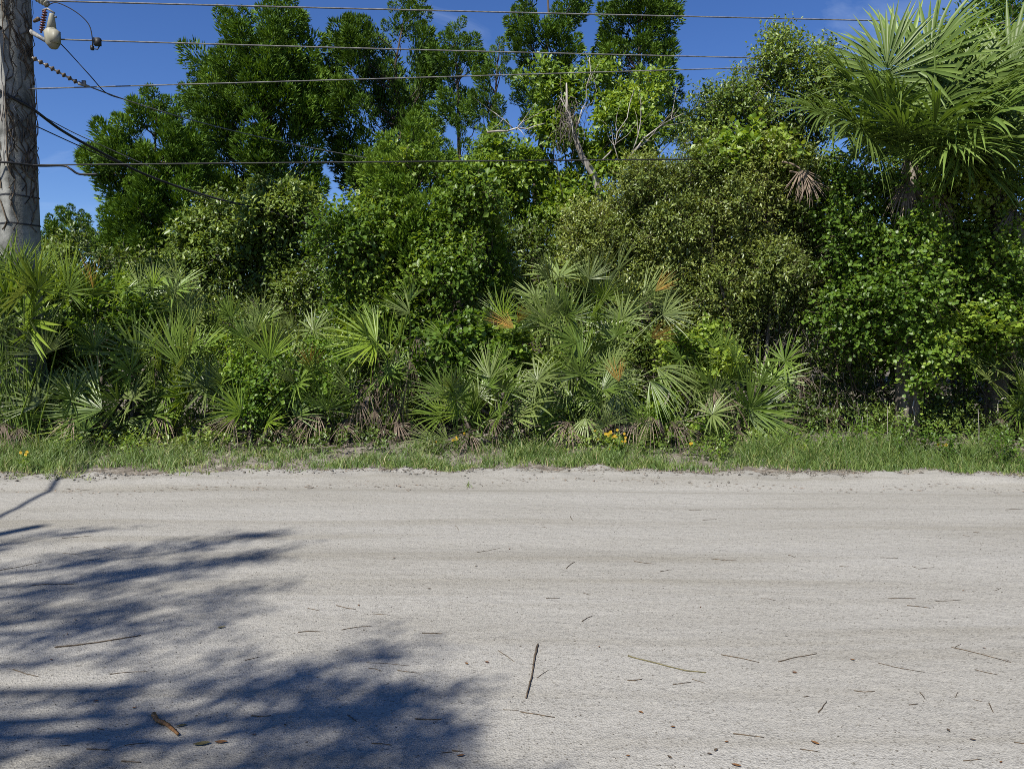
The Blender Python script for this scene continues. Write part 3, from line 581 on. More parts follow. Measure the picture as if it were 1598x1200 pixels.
# ------------------------------------------------------------------ saw palmettos: (hub px, hub py, reach px, direction deg, kind, spread)
def palmetto(bpx, Y, label, fans, group='saw palmettos along the verge', extra=9, deadn=2, base_h=.22):
    base = np.array([msize(bpx - 799, Y), Y, .06]); th = thing('saw_palmetto', label, 'palmetto', base, group)
    mb = MB(); nb = 3
    for k in range(nb):
        e = base + np.array([rng.normal() * .22, rng.normal() * .15, base_h + rng.uniform(0, .2)])
        mb.add(*tube(curve(base + rng.normal(size=3) * [.1, .1, 0], e, 5, .06), np.linspace(.05, .035, 5), 7))
    part('trunk', mb, M['cedar_wood'], th, True)
    A0 = base + np.array([0, 0, base_h])
    near = []                                                        # each frond has a close neighbour
    for f in fans:
        if (f[4] if len(f) > 4 else 'g') in 'gpl': near.append((f[0] + rng.normal() * 30, min(f[1] + abs(rng.normal()) * 22 - 8, 690), f[2] * rng.uniform(.7, 1.0), f[3] + rng.normal() * 25, f[4] if len(f) > 4 and rng.uniform() < .6 else ['g', 'p', 'l'][rng.integers(3)], rng.uniform(2.0, 4.2)))
    for f in list(fans) + near:
        hx, hy, rp, deg = f[:4]; kind = f[4] if len(f) > 4 else 'g'; span = (f[5] if len(f) > 5 else rng.uniform(3.4, 4.6)) * .80
        dy = rng.uniform(-.45, .25) if kind != 'o' else -.7
        H = P(hx, hy, Y + dy); a = R(deg); u = np.array([math.cos(a), rng.uniform(-.55, .15), math.sin(a)])
        n = nrm(np.array([rng.normal() * .5 - .1, -.75, .6 + rng.normal() * .4]))
        mat = {'g': 'palmetto', 'p': 'palmetto_pale', 'l': 'palmetto_lime', 'o': 'palm_orange', 'd': 'palm_dead'}[kind]
        kw = dict(nseg=int(rng.integers(19, 26)), span=span, droop=rng.uniform(.0, .12), cup=rng.uniform(.1, .5), wmul=1.05)
        if kind == 'd': kw.update(droop=rng.uniform(.25, .6), nseg=int(rng.integers(11, 17)), cup=.5, wmul=.42, ragged=.4); span *= .8; kw['span'] = span
        if kind == 'o': kw.update(nseg=15, wmul=.85)
        if deg < -20 and kind != 'd': kw.update(droop=.25)
        A = A0 + np.array([rng.normal() * .18, rng.normal() * .1, rng.uniform(-.05, .15)])
        frond_obj(th, mat, A, H, u, n, msize(rp, Y + dy) * 1.08, .008, .05, label='orange dying frond' if kind == 'o' else 'dry brown frond' if kind == 'd' else None, **kw)
    top = max([P(f[0], f[1], Y)[2] for f in fans], default=1.2)
    for k in range(extra):                                          # fronds round the back and sides of the clump
        az = rng.uniform(0, 6.28); hz = rng.uniform(.45, .95) * top
        H = A0 + np.array([math.cos(az) * rng.uniform(.3, .9), math.sin(az) * rng.uniform(.1, .6), hz - base_h])
        u = nrm(np.array([math.cos(az) * .7, math.sin(az) * .5, rng.uniform(.3, 1)])); n = nrm(np.array([-math.cos(az) * .3, -.6, .8]))
        frond_obj(th, 'palmetto' if rng.uniform() < .7 else 'palmetto_pale', A0, H, u, n, rng.uniform(.42, .62), .008, .05, nseg=20, span=4.4, droop=.1, cup=.22)
    for k in range(deadn):
        az = rng.uniform(3.4, 6.1)
        H = A0 + np.array([math.cos(az) * rng.uniform(.25, .6), math.sin(az) * .3, rng.uniform(0, .25)])
        u = nrm(np.array([math.cos(az) * .8, -.3, -.6])); frond_obj(th, 'palm_dead', A0, H, u, (0, -.8, .6), rng.uniform(.35, .5), .008, .1, label='dry brown frond', nseg=13, span=2.2, droop=.5, cup=.4, wmul=.45, ragged=.4)
    return th
palmetto(25, 10.3, 'tall lime-green palmetto at the foot of the concrete pole', [(10, 452, 90, 95, 'l', 3.4), (45, 455, 84, 80, 'g', 3.0), (0, 520, 90, 70, 'g', 4.4), (20, 480, 80, 110, 'l', 3.6), (-10, 440, 60, 90, 'g', 3), (50, 520, 80, 60, 'g', 3.6), (15, 560, 80, 90, 'g', 4),(38, 500, 112, 80, 'l', 5.6), (60, 452, 88, 75, 'l', 3.2), (8, 470, 80, 110, 'l', 3.4), (95, 450, 62, 40, 'g'), (30, 425, 55, 100, 'g', 3), (-30, 520, 90, 120), (75, 430, 60, 60, 'g', 2.6)])
palmetto(140, 11.3, 'palmetto with an upright orange-tipped frond above the vine heap', [(140, 458, 66, 88, 'l', 1.9), (146, 452, 60, 86, 'o', 1.1), (180, 450, 60, 28, 'l', 2.0), (105, 455, 55, 130, 'l', 2.6)], extra=2)
palmetto(225, 11.5, 'blue-green palmetto behind the vine heap under the dark shrub', [(218, 448, 42, 92, 'p', 2.8), (240, 440, 36, 70, 'p', 2.6), (287, 488, 62, 88, 'p', 1.8), (250, 500, 70, 110, 'g', 3.0), (225, 545, 60, 60, 'g')], extra=3)
palmetto(270, 10.9, 'big mid-green palmetto with a bright star-shaped frond low in front', [(215, 552, 78, 140, 'g', 3.4), (285, 572, 100, 88, 'g', 3.0), (291, 620, 78, 92, 'l', 5.0), (240, 652, 42, -100, 'g', 3), (296, 664, 42, 80, 'g', 3.2), (195, 612, 46, 95, 'g', 4.6), (165, 545, 58, 160, 'g', 2.2), (270, 540, 66, 60, 'g', 3), (320, 590, 55, 40)])
palmetto(160, 10.6, 'low palmetto with a large drooping frond brushing the road edge', [(152, 606, 72, 155, 'g', 3.4), (150, 655, 98, 195, 'p', 2.8), (140, 690, 70, 215, 'p', 2.0), (95, 626, 62, 125, 'p', 3.6), (160, 640, 84, 170, 'g', 2.6), (115, 660, 50, 130, 'g')])
palmetto(50, 10.7, 'dark low palmetto under the lime-green one beside the pole', [(60, 610, 62, 130, 'g'), (35, 640, 58, 100, 'g'), (10, 615, 60, 80, 'p'), (75, 660, 48, 150, 'g'), (-20, 650, 70, 70), (20, 680, 55, 120)])
palmetto(345, 11.6, 'fine upright palmetto behind the star-fronded one', [(305, 510, 56, 62, 'p', 3.2), (332, 524, 64, 60, 'g', 3.2), (392, 540, 72, 75, 'g', 3.4), (360, 500, 56, 95, 'g', 3), (410, 502, 54, 70, 'p', 3.2), (350, 560, 60, 110)])
palmetto(455, 11.4, 'broad pale-fronded palmetto with a small orange frond at its side', [(455, 575, 80, 92, 'p', 3.8), (482, 572, 42, 78, 'o', 2.4), (456, 512, 28, 85, 'p', 3), (410, 560, 64, 115, 'p', 3), (500, 560, 60, 60, 'g', 3)])
palmetto(600, 11.2, 'palmetto with a pale drooping frond above a skirt of brown dead fronds', [(588, 535, 80, 190, 'l', 4.4), (585, 520, 80, 160, 'l', 2.4), (640, 490, 50, 165, 'p', 2.8), (620, 545, 55, 200, 'p', 3), (640, 470, 40, 100, 'g', 2.6), (570, 600, 50, -95, 'd', 2.2), (590, 590, 56, -80, 'd', 2.2), (640, 562, 40, -90, 'd', 1.8), (610, 610, 52, -100, 'd', 2.4), (560, 625, 45, -80, 'd', 2.2), (650, 525, 36, -70, 'd', 2), (630, 620, 50, -110, 'd', 2), (585, 640, 40, -90, 'd', 2)], extra=2)
palmetto(745, 10.6, 'low spreading palmetto fronting the dark hollow by the grass', [(745, 640, 62, 88, 'g', 5.2), (718, 620, 62, 118, 'g', 3.4), (782, 608, 64, 75, 'g', 3.6), (690, 650, 62, 165, 'g', 3.2), (765, 590, 60, 85, 'p', 3.2), (800, 650, 56, 20, 'p', 3.4), (680, 690, 48, 185, 'p', 2.6), (790, 680, 44, -40, 'p', 3)])
palmetto(900, 11.1, 'tallest palmetto clump at the middle of the thicket with orange fronds', [(912, 452, 78, 88, 'p', 2.6), (862, 442, 64, 108, 'p', 1.9), (964, 424, 58, 58, 'p', 1.5), (942, 466, 42, 85, 'l', 4.2), (876, 490, 66, 125, 'p', 3.6), (1004, 466, 68, 40, 'p', 2.8), (900, 535, 72, 150, 'g', 4.8), (962, 526, 50, 95, 'g', 4.4), (1016, 528, 44, 40, 'o', 1.9), (1034, 492, 56, 20, 'p', 2.8), (1022, 455, 44, 40, 'o', 1.2), (920, 500, 66, 70, 'g', 3.6), (975, 480, 66, 60, 'p', 3), (840, 500, 60, 140, 'g', 3), (940, 560, 60, 30, 'g', 4)], extra=8)
palmetto(905, 10.7, 'palmetto with grey fronds hanging to the grass by the yellow flowers', [(868, 582, 48, 100, 'l', 2.8), (906, 586, 60, 85, 'g', 4.8), (885, 588, 62, 215, 'p', 2.2), (965, 598, 72, -88, 'p', 2.0), (966, 596, 40, 100, 'o', 1.6), (914, 652, 52, -90, 'p', 2.4), (860, 630, 60, 170, 'g', 2.6), (940, 610, 60, 20, 'g', 3.2), (1025, 575, 70, -35, 'p', 2.2), (990, 640, 50, -70, 'd', 2)])
palmetto(778, 11.5, 'thin upright palmetto with a sideways orange frond beside the sapling', [(778, 488, 50, 88, 'g', 2.6), (802, 512, 46, 150, 'o', 2.2), (806, 505, 40, 70, 'o', 1.4), (770, 500, 40, 130, 'p', 3), (790, 540, 40, -100, 'd', 2)], extra=2, deadn=1)
palmetto(1160, 10.9, 'bright palmetto spreading to the right at the edge of the dark hollow', [(1170, 638, 80, 60, 'g', 4.0), (1168, 650, 84, 10, 'g', 3.4), (1128, 552, 46, 85, 'g', 2.6), (1140, 592, 56, 70, 'g', 3.2), (1110, 682, 56, 55, 'g', 3.4), (1185, 600, 64, 75, 'g', 3.0), (1160, 698, 60, -10, 'g', 2.2), (1200, 660, 50, -40, 'g', 3), (1112, 605, 46, -75, 'd', 1.9), (1136, 622, 32, -60, 'd', 3.2), (1140, 650, 50, 130, 'p'), (1055, 705, 34, -80, 'd', 3), (1090, 620, 46, 100, 'p', 2.8)])
palmetto(400, 10.7, 'bushy palmetto rising through the leafy vine tangle', [(390, 590, 70, 100, 'g', 3.4), (430, 620, 64, 70, 'p', 3.2), (370, 640, 60, 130, 'g', 3.4), (420, 560, 70, 85, 'l', 2.6), (460, 650, 50, 40, 'g', 3), (350, 600, 56, 120, 'p', 3)], extra=4)
palmetto(520, 10.9, 'small palmetto beside the skirt of brown dead fronds', [(520, 600, 56, 110, 'p', 3), (510, 640, 56, 80, 'g', 3.4), (545, 560, 56, 80, 'g', 3)], extra=3, deadn=4)
palmetto(1030, 10.6, 'squat palmetto beside the low yellow-green shrub', [(1000, 660, 50, 110, 'g', 3), (1040, 680, 46, 60, 'p', 3), (985, 620, 50, 130, 'p', 3)], extra=2, deadn=4)
palmetto(1250, 12.2, 'withered palmetto frond tuft inside the dark hollow', [(1250, 588, 30, -90, 'd', 4.4), (1246, 592, 26, -60, 'd', 3)], extra=0, deadn=1)
palmetto(1600, 11.2, 'palmetto at the foot of the steep-fronded cabbage palm', [(1598, 560, 60, 140, 'g'), (1625, 540, 70, 100), (1600, 600, 60, 160, 'p', 3), (1640, 600, 70, 80), (1590, 640, 50, 170, 'g')])
for i, (bx, Y, lab) in enumerate(((-90, 10.9, 'palmetto just past the pole side of the verge'), (-210, 11.2, 'palmetto farther past the pole side of the verge'), (1720, 11, 'palmetto past the cabbage palms by the verge'), (1830, 11.3, 'palmetto farther past the cabbage palms by the verge'))):
    palmetto(bx, Y, lab, [(bx + rng.uniform(-80, 80), rng.uniform(440, 660), rng.uniform(60, 85), rng.uniform(30, 150)) for _ in range(10)])

# ------------------------------------------------------------------ grass on the verge
def blades(mb, root, hgt, lean, wd, rn):
    n = len(root); a = rng.uniform(0, 6.28, n); dirn = np.stack([np.cos(a), np.sin(a), 0 * a], -1)
    fa = rng.uniform(-1, 1, n); s = np.stack([np.cos(fa), np.sin(fa) * .5, 0 * a], -1)
    T = np.array([0, .4, .75]); W = np.array([1, .85, .5])
    c = root[:, None] + np.array([0, 0, 1.]) * (hgt[:, None] * (T - .25 * lean[:, None] * T ** 2))[..., None] + dirn[:, None] * (hgt[:, None] * lean[:, None] * T ** 2)[..., None]
    tip = root + np.array([0, 0, 1.]) * (hgt * (1 - .35 * lean))[:, None] + dirn * (hgt * lean)[:, None]
    v = np.concatenate([np.stack([c - s[:, None] * (wd[:, None] * W)[..., None], c + s[:, None] * (wd[:, None] * W)[..., None]], 2).reshape(n, 6, 3), tip[:, None]], 1)
    f = np.array([[0, 1, 3], [0, 3, 2], [2, 3, 5], [2, 5, 4], [4, 5, 6]])
    mb.add(v.reshape(-1, 3), (np.arange(n)[:, None, None] * 7 + f[None]).reshape(-1, 3), np.repeat(rn, 7))
mb = MB(); N = 6600
cx = rng.uniform(-12, 12, N); cyy = road_edge(cx) + .02 + .16 * np.sin(cx * 2.3 + np.sin(cx * .7)) + .08 * np.sin(cx * 7.1) + .05 + rng.beta(1.3, 1.9, N) * 1.6
cxy = np.stack([cx, cyy, 0 * cx], -1)
patch = noise(cxy, 1.3, 2) + .6 * noise(cxy, 3.2, 3)
left = np.where(cx < -2.0, -.25, .1)
keep = patch + left + (cyy - road_edge(cx)) * .9 > rng.uniform(-.8, .75, N)
cx, cyy, patch = cx[keep], cyy[keep], patch[keep]; n = len(cx); K = 9
hh = (.06 + .13 * np.clip(patch + .6, 0, 1.6) + rng.uniform(0, .08, n)) * np.clip(.35 + (cyy - road_edge(cx)) * 1.0, .3, 1.15)
root = np.stack([np.repeat(cx, K) + rng.normal(size=n * K) * .045, np.repeat(cyy, K) + rng.normal(size=n * K) * .045, np.full(n * K, -.02)], -1)
hgt = np.repeat(hh, K) * rng.uniform(.55, 1.3, n * K)
tone = np.clip(np.repeat(rng.uniform(0, .72, n), K) + rng.normal(size=n * K) * .16, 0, 1)
blades(mb, root, hgt * np.where(rng.uniform(size=n * K) < .05, 1.7, 1), rng.uniform(.15, 1.1, n * K), rng.uniform(.003, .0058, n * K), tone)
N2 = 420; x = rng.uniform(-11, 11, N2); y = road_edge(x) + .05 - rng.exponential(.16, N2); k_ = noise(np.stack([x, y, 0 * x], -1), 1.6, 1) > .0; x, y = x[k_], y[k_]; n2 = len(x); K = 8
root = np.stack([np.repeat(x, K) + rng.normal(size=n2 * K) * .035, np.repeat(y, K) + rng.normal(size=n2 * K) * .035, np.repeat(road_z(x, y), K) - .01], -1)
blades(mb, root, rng.uniform(.04, .13, n2 * K), rng.uniform(.4, 1.4, n2 * K), rng.uniform(.003, .005, n2 * K), np.clip(rng.normal(size=n2 * K) * .2 + .6, 0, 1))
single('verge_grass', mb, M['grass'], (0, 9.8, 0), label='uneven strip of grass tufts between sand road and palmettos', cat='grass', kind='stuff')
mb = MB(); n = 6500                                                 # low leafy undergrowth at the thicket's foot
x = rng.uniform(-13, 13, n); y = rng.uniform(10.0, 13.6, n); q = np.stack([x, y, rng.uniform(.02, .22, n) + np.clip(y - 10.4, 0, 1.2) * rng.uniform(0, .4, n)], -1); k_ = noise(q, 1.7, 6) > -.6; q = q[k_]
sprays(mb, q, rng.normal(size=q.shape) * .5 + np.array([0, -.2, .9]), rng.uniform(.12, .3, len(q)), 9, .065, .5, tone=.0)
single('undergrowth', mb, M['oak'], (0, 11, 0), label='low leafy undergrowth at the foot of the thicket', cat='undergrowth', kind='stuff')
# broad-leaved weeds and yellow flowers
def weed(px, py, label, hgt=.3, group=None, mat='vine', size=.05, kind='quad'):
    g = G(px, py, .0); th = thing('weed', label, 'weed', g, group); mb, tw = MB(), MB()
    for _ in range(9):
        e = g + np.array([rng.normal() * .16, rng.normal() * .1, hgt * rng.uniform(.6, 1.15)]); c = curve(g, e, 5, .1)
        tw.add(*tube(c, np.linspace(.004, .0015, 5), 3, False))
        q = c[1:]; sprays(mb, q, np.tile(e - g, (4, 1)) + rng.normal(size=(4, 3)) * .1, np.full(4, .10), 5, size, .6, kind)
    part('leaves', mb, M[mat], th); part('stem', tw, M['twig'], th)
    return th
for px, py in ((1270, 712), (1300, 700), (1330, 704), (1385, 708), (1410, 712), (1440, 708), (1480, 716), (1560, 720), (1345, 690), (1240, 705), (1590, 716), (300, 700), (210, 708), (1120, 712)):
    weed(px, py + 8, 'leafy green weed in the verge grass ' + ('before the vine curtain' if px > 1200 else 'below the spreading palmettos'), rng.uniform(.26, .42), 'leafy weeds before the vine curtain' if px > 1200 else 'leafy weeds below the palmettos')
def flowers(px, py, n, spread, label):
    g = G(px, py + 30, 0); th = thing('yellow_wildflower', label, 'flower', g); tw, lf = MB(), MB()
    for _ in range(n):
        e = P(px + rng.normal() * spread, py + rng.normal() * spread * .55, g[1]); tw.add(*tube(curve(g, e, 5, .06), np.linspace(.004, .002, 5), 3, False))
        mb = MB()
        for k in range(8):
            a = k * .785; mb_d = np.array([[math.cos(a), -.3, math.sin(a)]])
            leaf_quads(mb, e[None], mb_d, np.array([[0, -1., .4]]), np.array([.022]), np.array([.014]), np.array([rng.uniform()]))
        part('blossom', mb, M['flower'], th)
        q = np.array([g + (e - g) * t for t in (.3, .5, .7)]); sprays(lf, q, np.tile([[0, 0, 1.]], (3, 1)) + rng.normal(size=(3, 3)) * .5, np.full(3, .08), 4, .05)
    part('stem', tw, M['vine'], th); part('leaves', lf, M['vine'], th)
flowers(962, 684, 22, 13, 'clump of yellow flowers under the hanging grey palmetto frond')
flowers(712, 682, 6, 10, 'few yellow flowers before the low spreading palmetto')
flowers(40, 706, 3, 5, 'orange-yellow flower at the road edge by the pole')
flowers(1472, 694, 3, 6, 'single yellow flower in the grass below the vine curtain')
flowers(1078, 690, 2, 3, 'small yellow flower beside the low yellow-green shrub')
for px, y0, y1 in ((1384, 690, 636), (1526, 705, 638), (1342, 690, 650), (1352, 690, 646)):
    a, b_ = P(px, y0 + 8, 10.2), P(px + rng.uniform(-3, 10), y1, 10.2); a[2] = 0
    mb = MB(); mb.add(*tube(curve(a, b_, 6, .01), np.linspace(.007, .003, 6), 4))
    single('dry_stalk', mb, M['pale_wood'], a, True, label='thin dry pale stalk standing in the verge grass', cat='stalk', group='dry stalks in the grass')
# dead vine stems and twigs hanging in the right thicket
def hanging(pts, Y, r, label, name='bare_vine'):
    p = np.array([P(x, y, Y) for x, y in pts]); q = []
    for i in range(len(p) - 1):
        q += [p[i] + (p[i + 1] - p[i]) * t + rng.normal(size=3) * .008 for t in (0, .33, .66)]
    q.append(p[-1]); mb = MB(); mb.add(*tube(q, np.linspace(r, r * .6, len(q)), 5)); single(name, mb, M['pale_wood'], p[-1], True, label=label, cat='vine stem')
hanging([(1458, 540), (1446, 560), (1446, 578), (1455, 588), (1453, 603)], 11.2, .008, 'pale crooked vine stem hanging free before the dark hollow')
hanging([(1420, 604), (1440, 596), (1450, 588)], 11.3, .006, 'short pale twig crossing the crooked hanging vine')
hanging([(1354, 420), (1353, 450), (1350, 468), (1344, 500)], 11.5, .008, 'thin vine stem hanging under the palm crown')
hanging([(1556, 650), (1558, 626), (1568, 620), (1578, 634), (1600, 652)], 11.2, .010, 'arched grey twig at the foot of the vine curtain')
hanging([(1425, 625), (1427, 655), (1412, 680)], 11.2, .010, 'bent grey vine stem rising from the verge weeds')
mb = MB()
for _ in range(420):
    px, py = rng.uniform(1190, 1598), rng.uniform(470, 660); a = P(px, py, 12.2 + rng.uniform(-.4, .5))
    e = a + np.array([rng.normal() * .25, rng.normal() * .15, -rng.uniform(.1, .7)]); e[2] = max(e[2], .05)
    mb.add(*tube(curve(a, e, 5, .12), np.linspace(.006, .003, 5), 3, False))
for _ in range(330):
    px, py = rng.uniform(500, 1050), rng.uniform(560, 680); a = P(px, py, 11.9 + rng.uniform(-.5, .5))
    e = a + np.array([rng.normal() * .3, rng.normal() * .15, -rng.uniform(.05, .5)]); e[2] = max(e[2], .05)
    mb.add(*tube(curve(a, e, 5, .12), np.linspace(.006, .003, 5), 3, False))
single('dry_twigs', mb, M['wood'], (0, 12, 0), label='tangle of fine dry twigs in the shaded thicket', cat='twigs', kind='stuff')
# bright trailing vine with leaves one can pick out
th = thing('trailing_vine', 'bright lime vine trailing across the dark vine curtain', 'vine', P(1598, 505, 10.75)); mb = MB()
pth = np.array([P(x, y, 10.75) for x, y in ((1480, 470), (1500, 490), (1520, 482), (1540, 498), (1560, 510), (1580, 505), (1610, 502))]); mb.add(*tube(pth, .005, 4)); part('stem', mb, M['twig'], th)
lm = MB(); leaf_round(lm, np.zeros((1, 3)), np.array([[1., 0, 0]]), np.array([[0, 0, 1.]]), np.array([1.0]), np.array([.85])); lmesh = lm.mesh('leaf'); lmesh.materials.append(M['vine'])
for k in range(110):
    i = rng.uniform(0, 5.99); a = pth[int(i)] + (pth[int(i) + 1] - pth[int(i)]) * (i % 1) + rng.normal(size=3) * [.06, .05, .08]
    o = bpy.data.objects.new('leaf', lmesh); COL.objects.link(o); o.parent = th; o.location = tuple(a - np.array(th.location))
    o.rotation_euler = (rng.uniform(.2, 1.0), rng.uniform(-.5, .5), rng.uniform(0, 6.28)); s = rng.uniform(.06, .10); o.scale = (s, s, s)

# ------------------------------------------------------------------ concrete pole, hardware and lines
tR, tL = np.array([.5, .866, 0]), np.array([-.866, .5, 0])
pc = np.array([-6.96, 10.98, 0.0]); th = thing('utility_pole', 'weathered square concrete power pole with vine stems clinging to it', 'pole', pc)
mb = MB(); HT = 11.0; ch = .035
def ring(z, w):
    h = w / 2; q = []
    for sx, sy in ((-1, -1), (1, -1), (1, 1), (-1, 1)):
        for k in ((0, 1) if sx * sy > 0 else (1, 0)):
            a, b = (sx * (h - ch), sy * h) if k else (sx * h, sy * (h - ch))
            q.append(pc + tR * a + (-tL) * b * -1 + np.array([0, 0, z]))
    return q
def wpole(z): return .465 - .007 * z
zs = [-.3, .5, 2, 3.4, 3.42, 3.45, 5, 7, 9, HT]
rr = np.array([ring(z, wpole(z)) for z in zs]).reshape(-1, 3)
n = 8; i = np.arange(len(zs) - 1)[:, None] * n; j = np.arange(n)[None]; j2 = (j + 1) % n
fq = np.stack([i + j, i + j2, i + n + j2, i + n + j], -1).reshape(-1, 4); mb.add(rr, fq)
k = len(rr) - n; mb.add(rr[k:], [[0, a, a + 1] for a in range(1, 7)])
part('shaft', mb, M['concrete'], th)
for z in (P(30, 352, 10.9)[2], P(30, 308, 10.9)[2]):
    mb = MB(); q = np.array(ring(z, wpole(z) + .012)); q2 = np.array(ring(z + .02, wpole(z) + .012)); 
    mb.add(np.vstack([q, q2]), [[a, (a + 1) % 8, 8 + (a + 1) % 8, 8 + a] for a in range(8)]); part('strap', mb, M['cable'], th)
def face_pt(face, u, z, out=.012):
    w2 = wpole(z) / 2
    return (pc - tL * (w2 + out) + tR * u * w2 if face == 'r' else pc - tR * (w2 + out) + tL * u * w2) + np.array([0, 0, z])
tv = thing('clinging_vine', 'web of dry dark vine stems clinging to the concrete pole', 'vine', pc + np.array([.35, -.1, 0]))
for face, cnt in (('r', 70), ('l', 36)):
    for _ in range(cnt):
        mb = MB(); u = rng.uniform(-.95, .95); z = rng.uniform(3.0, 6.6); pts = []
        for s in range(rng.integers(6, 14)):
            pts.append(face_pt(face, np.clip(u, -.97, .97), z, rng.uniform(.004, .02))); u += rng.normal() * .24; z += rng.uniform(.04, .16)
        mb.add(*tube(pts, np.linspace(rng.uniform(.006, .013), .003, len(pts)), 4, False))
        part('stem', mb, M['pale_wood'] if (face == 'l' and rng.uniform() < .6) or rng.uniform() < .08 else M['twig'], tv)
lf = MB()
YP = 10.9
def PP(px, py, dy=0): return P(px, py, YP + dy)
# fuse cutout
cu = thing('fuse_cutout', 'pale grey fuse cutout on a bracket beside the concrete pole', 'fuse cutout', PP(60, 58))
mb = MB(); mb.add(*tube([PP(48, 50, .1), PP(75, 66)], [.035, .03], 6)); part('bracket', mb, M['steel'], cu)
mb = MB(); mb.add(*lathe(PP(81, 22), PP(80, 50), [(0, .03), (.1, .035), (1, .07)], 10)); mb.add(*lathe(PP(80, 46), PP(84, 76), [(0, .07), (.12, .098), (.75, .092), (1, .05)], 6)); mb.add(*box(PP(86, 58, -.06), .10, .10, .16))
part('housing', mb, M['polymer'], cu)
mb = MB()
for s in range(8): c = PP(70 - s * .7, 20 + s * 3.9); mb.add(*lathe(c + [0, 0, .012], c - [0, 0, .012], [(0, .012), (.3, .034), (.7, .034), (1, .012)], 8))
mb.add(*tube([PP(71, 14), PP(64, 52)], .012, 6)); part('insulator', mb, M['porcelain'], cu)
mb = MB(); mb.add(*tube([PP(66, 17), PP(74, 14), PP(85, 21)], .014, 6)); mb.add(*lathe(PP(86, 26), PP(88, 28), [(0, .01), (.5, .018), (1, .01)], 6)); part('cap', mb, M['steel'], cu)
def insulator(name, a, b, nsh, r, label, mat='polymer'):
    a, b = np.asarray(a), np.asarray(b); th = thing(name, label, 'insulator', a); mb = MB(); mb.add(*tube([a, b], r * .4, 6)); part('rod', mb, M['steel'], th)
    for k in range(nsh):
        t0 = (k + .5) / nsh; c0, c1 = a + (b - a) * (t0 - .3 / nsh), a + (b - a) * (t0 + .3 / nsh)
        mb = MB(); mb.add(*lathe(c0, c1, [(0, r * .4), (.4, r), (.6, r), (1, r * .4)], 8)); part('shed', mb, M[mat], th)
    return th
insulator('strain_insulator', PP(52, -6, .05), PP(75, 8), 5, .05, 'short ribbed insulator holding the topmost wire at the pole')
insulator('strain_insulator', PP(50, 90, .05), PP(122, 130, .25), 8, .036, 'long ribbed strain insulator sloping down from the pole', 'twig')
mb = MB(); a = PP(122, 130, .25); b_ = PP(140, 136, .32); mb.add(*tube([a, b_], [.03, .015], 6)); mb.add(*box((a + b_) / 2 + [0, 0, .03], .05, .03, .06))
single('wire_clamp', mb, M['steel'], a, label='steel clamp at the lower end of the sloping insulator', cat='clamp')
mb = MB(); mb.add(*tube([PP(53, 34, .1), PP(60, 30), PP(62, 29)], [.02, .03, .012], 6)); single('pole_bolt', mb, M['twig'], PP(53, 34, .1), label='rusty bolt in the pole behind the fuse cutout', cat='bolt')
def quad3(pts, n=60):                                               # parabola through three points given as (px, py, Y)
    q = [P(*p) for p in pts]; t = np.linspace(0, 1, n)[:, None]
    s = (pts[1][0] - pts[0][0]) / (pts[2][0] - pts[0][0])
    return q[0] * ((t - s) * (t - 1) / s) + q[1] * (t * (t - 1) / (s * (s - 1))) + q[2] * (t * (t - s) / (1 - s))
def wire(pts, r, mat, label, name='power_line', raw=None, cat='wire', group=None):
    p = quad3(pts) if raw is None else np.asarray(raw); mb = MB(); mb.add(*tube(p, r, 6, True)); return single(name, mb, M[mat], p[0], True, label=label, cat=cat, group=group)
wire([(76, 2, 10.9), (800, 20, 12.9), (1900, 44, 16)], .0108, 'wire', 'topmost power wire running along the road from the ribbed insulator')
wire([(92, 62, 10.9), (800, 82, 12.9), (1900, 105, 16)], .010, 'wire', 'second power wire from the top, carrying the jumper clamp')
wire([(-200, 146, 10.3), (500, 126, 12.2), (1900, 84, 16)], .009, 'wire', 'third pale wire passing the pole face and rising along the road')
wire([(52, 258, 10.85), (600, 253, 11.2), (1700, 244, 13.9)], .0105, 'cable', 'lowest dark cable strung level along the road', 'cable', cat='cable')
def smooth(pts, n=8):
    p = np.array([P(*q) for q in pts]); out_ = []
    for i in range(len(p) - 1):
        p0, p1, p2, p3 = p[max(i - 1, 0)], p[i], p[i + 1], p[min(i + 2, len(p) - 1)]
        for t in np.linspace(0, 1, n, endpoint=False):
            out_.append(.5 * (2 * p1 + (p2 - p0) * t + (2 * p0 - 5 * p1 + 4 * p2 - p3) * t * t + (3 * p1 - p0 - 3 * p2 + p3) * t ** 3))
    out_.append(p[-1]); return np.array(out_)
wire(None, .007, 'cable', 'thin jumper wire looping from the insulator to the clamp', 'jumper_wire', smooth([(76, 8, 10.9), (90, 5, 10.9), (118, 19, 10.95), (138, 38, 11), (144, 60, 11), (144, 76, 11.05)]))
mb = MB(); c = P(152, 66, 11.05); mb.add(*box(c, .085, .06, .10)); mb.add(*tube([c + [.03, 0, -.05], c + [.0, 0, -.10], c + [-.07, 0, -.09]], .009, 5)); mb.add(*box(c + [-.075, 0, -.08], .035, .04, .06))
single('jumper_clamp', mb, M['cable'], c, label='boxy tap clamp on the second wire', cat='clamp')
wire(None, .007, 'cable', 'thin lead curving from the fuse cutout to the receding wire', 'lead_wire', smooth([(92, 66, 10.9), (110, 85, 11), (140, 118, 11.1), (165, 145, 11.4), (188, 154, 11.8)]))
wire([(140, 136, 11.22), (330, 196, 13.6), (760, 275, 19)], .009, 'wire', 'wire sagging away from the sloping insulator into the trees')
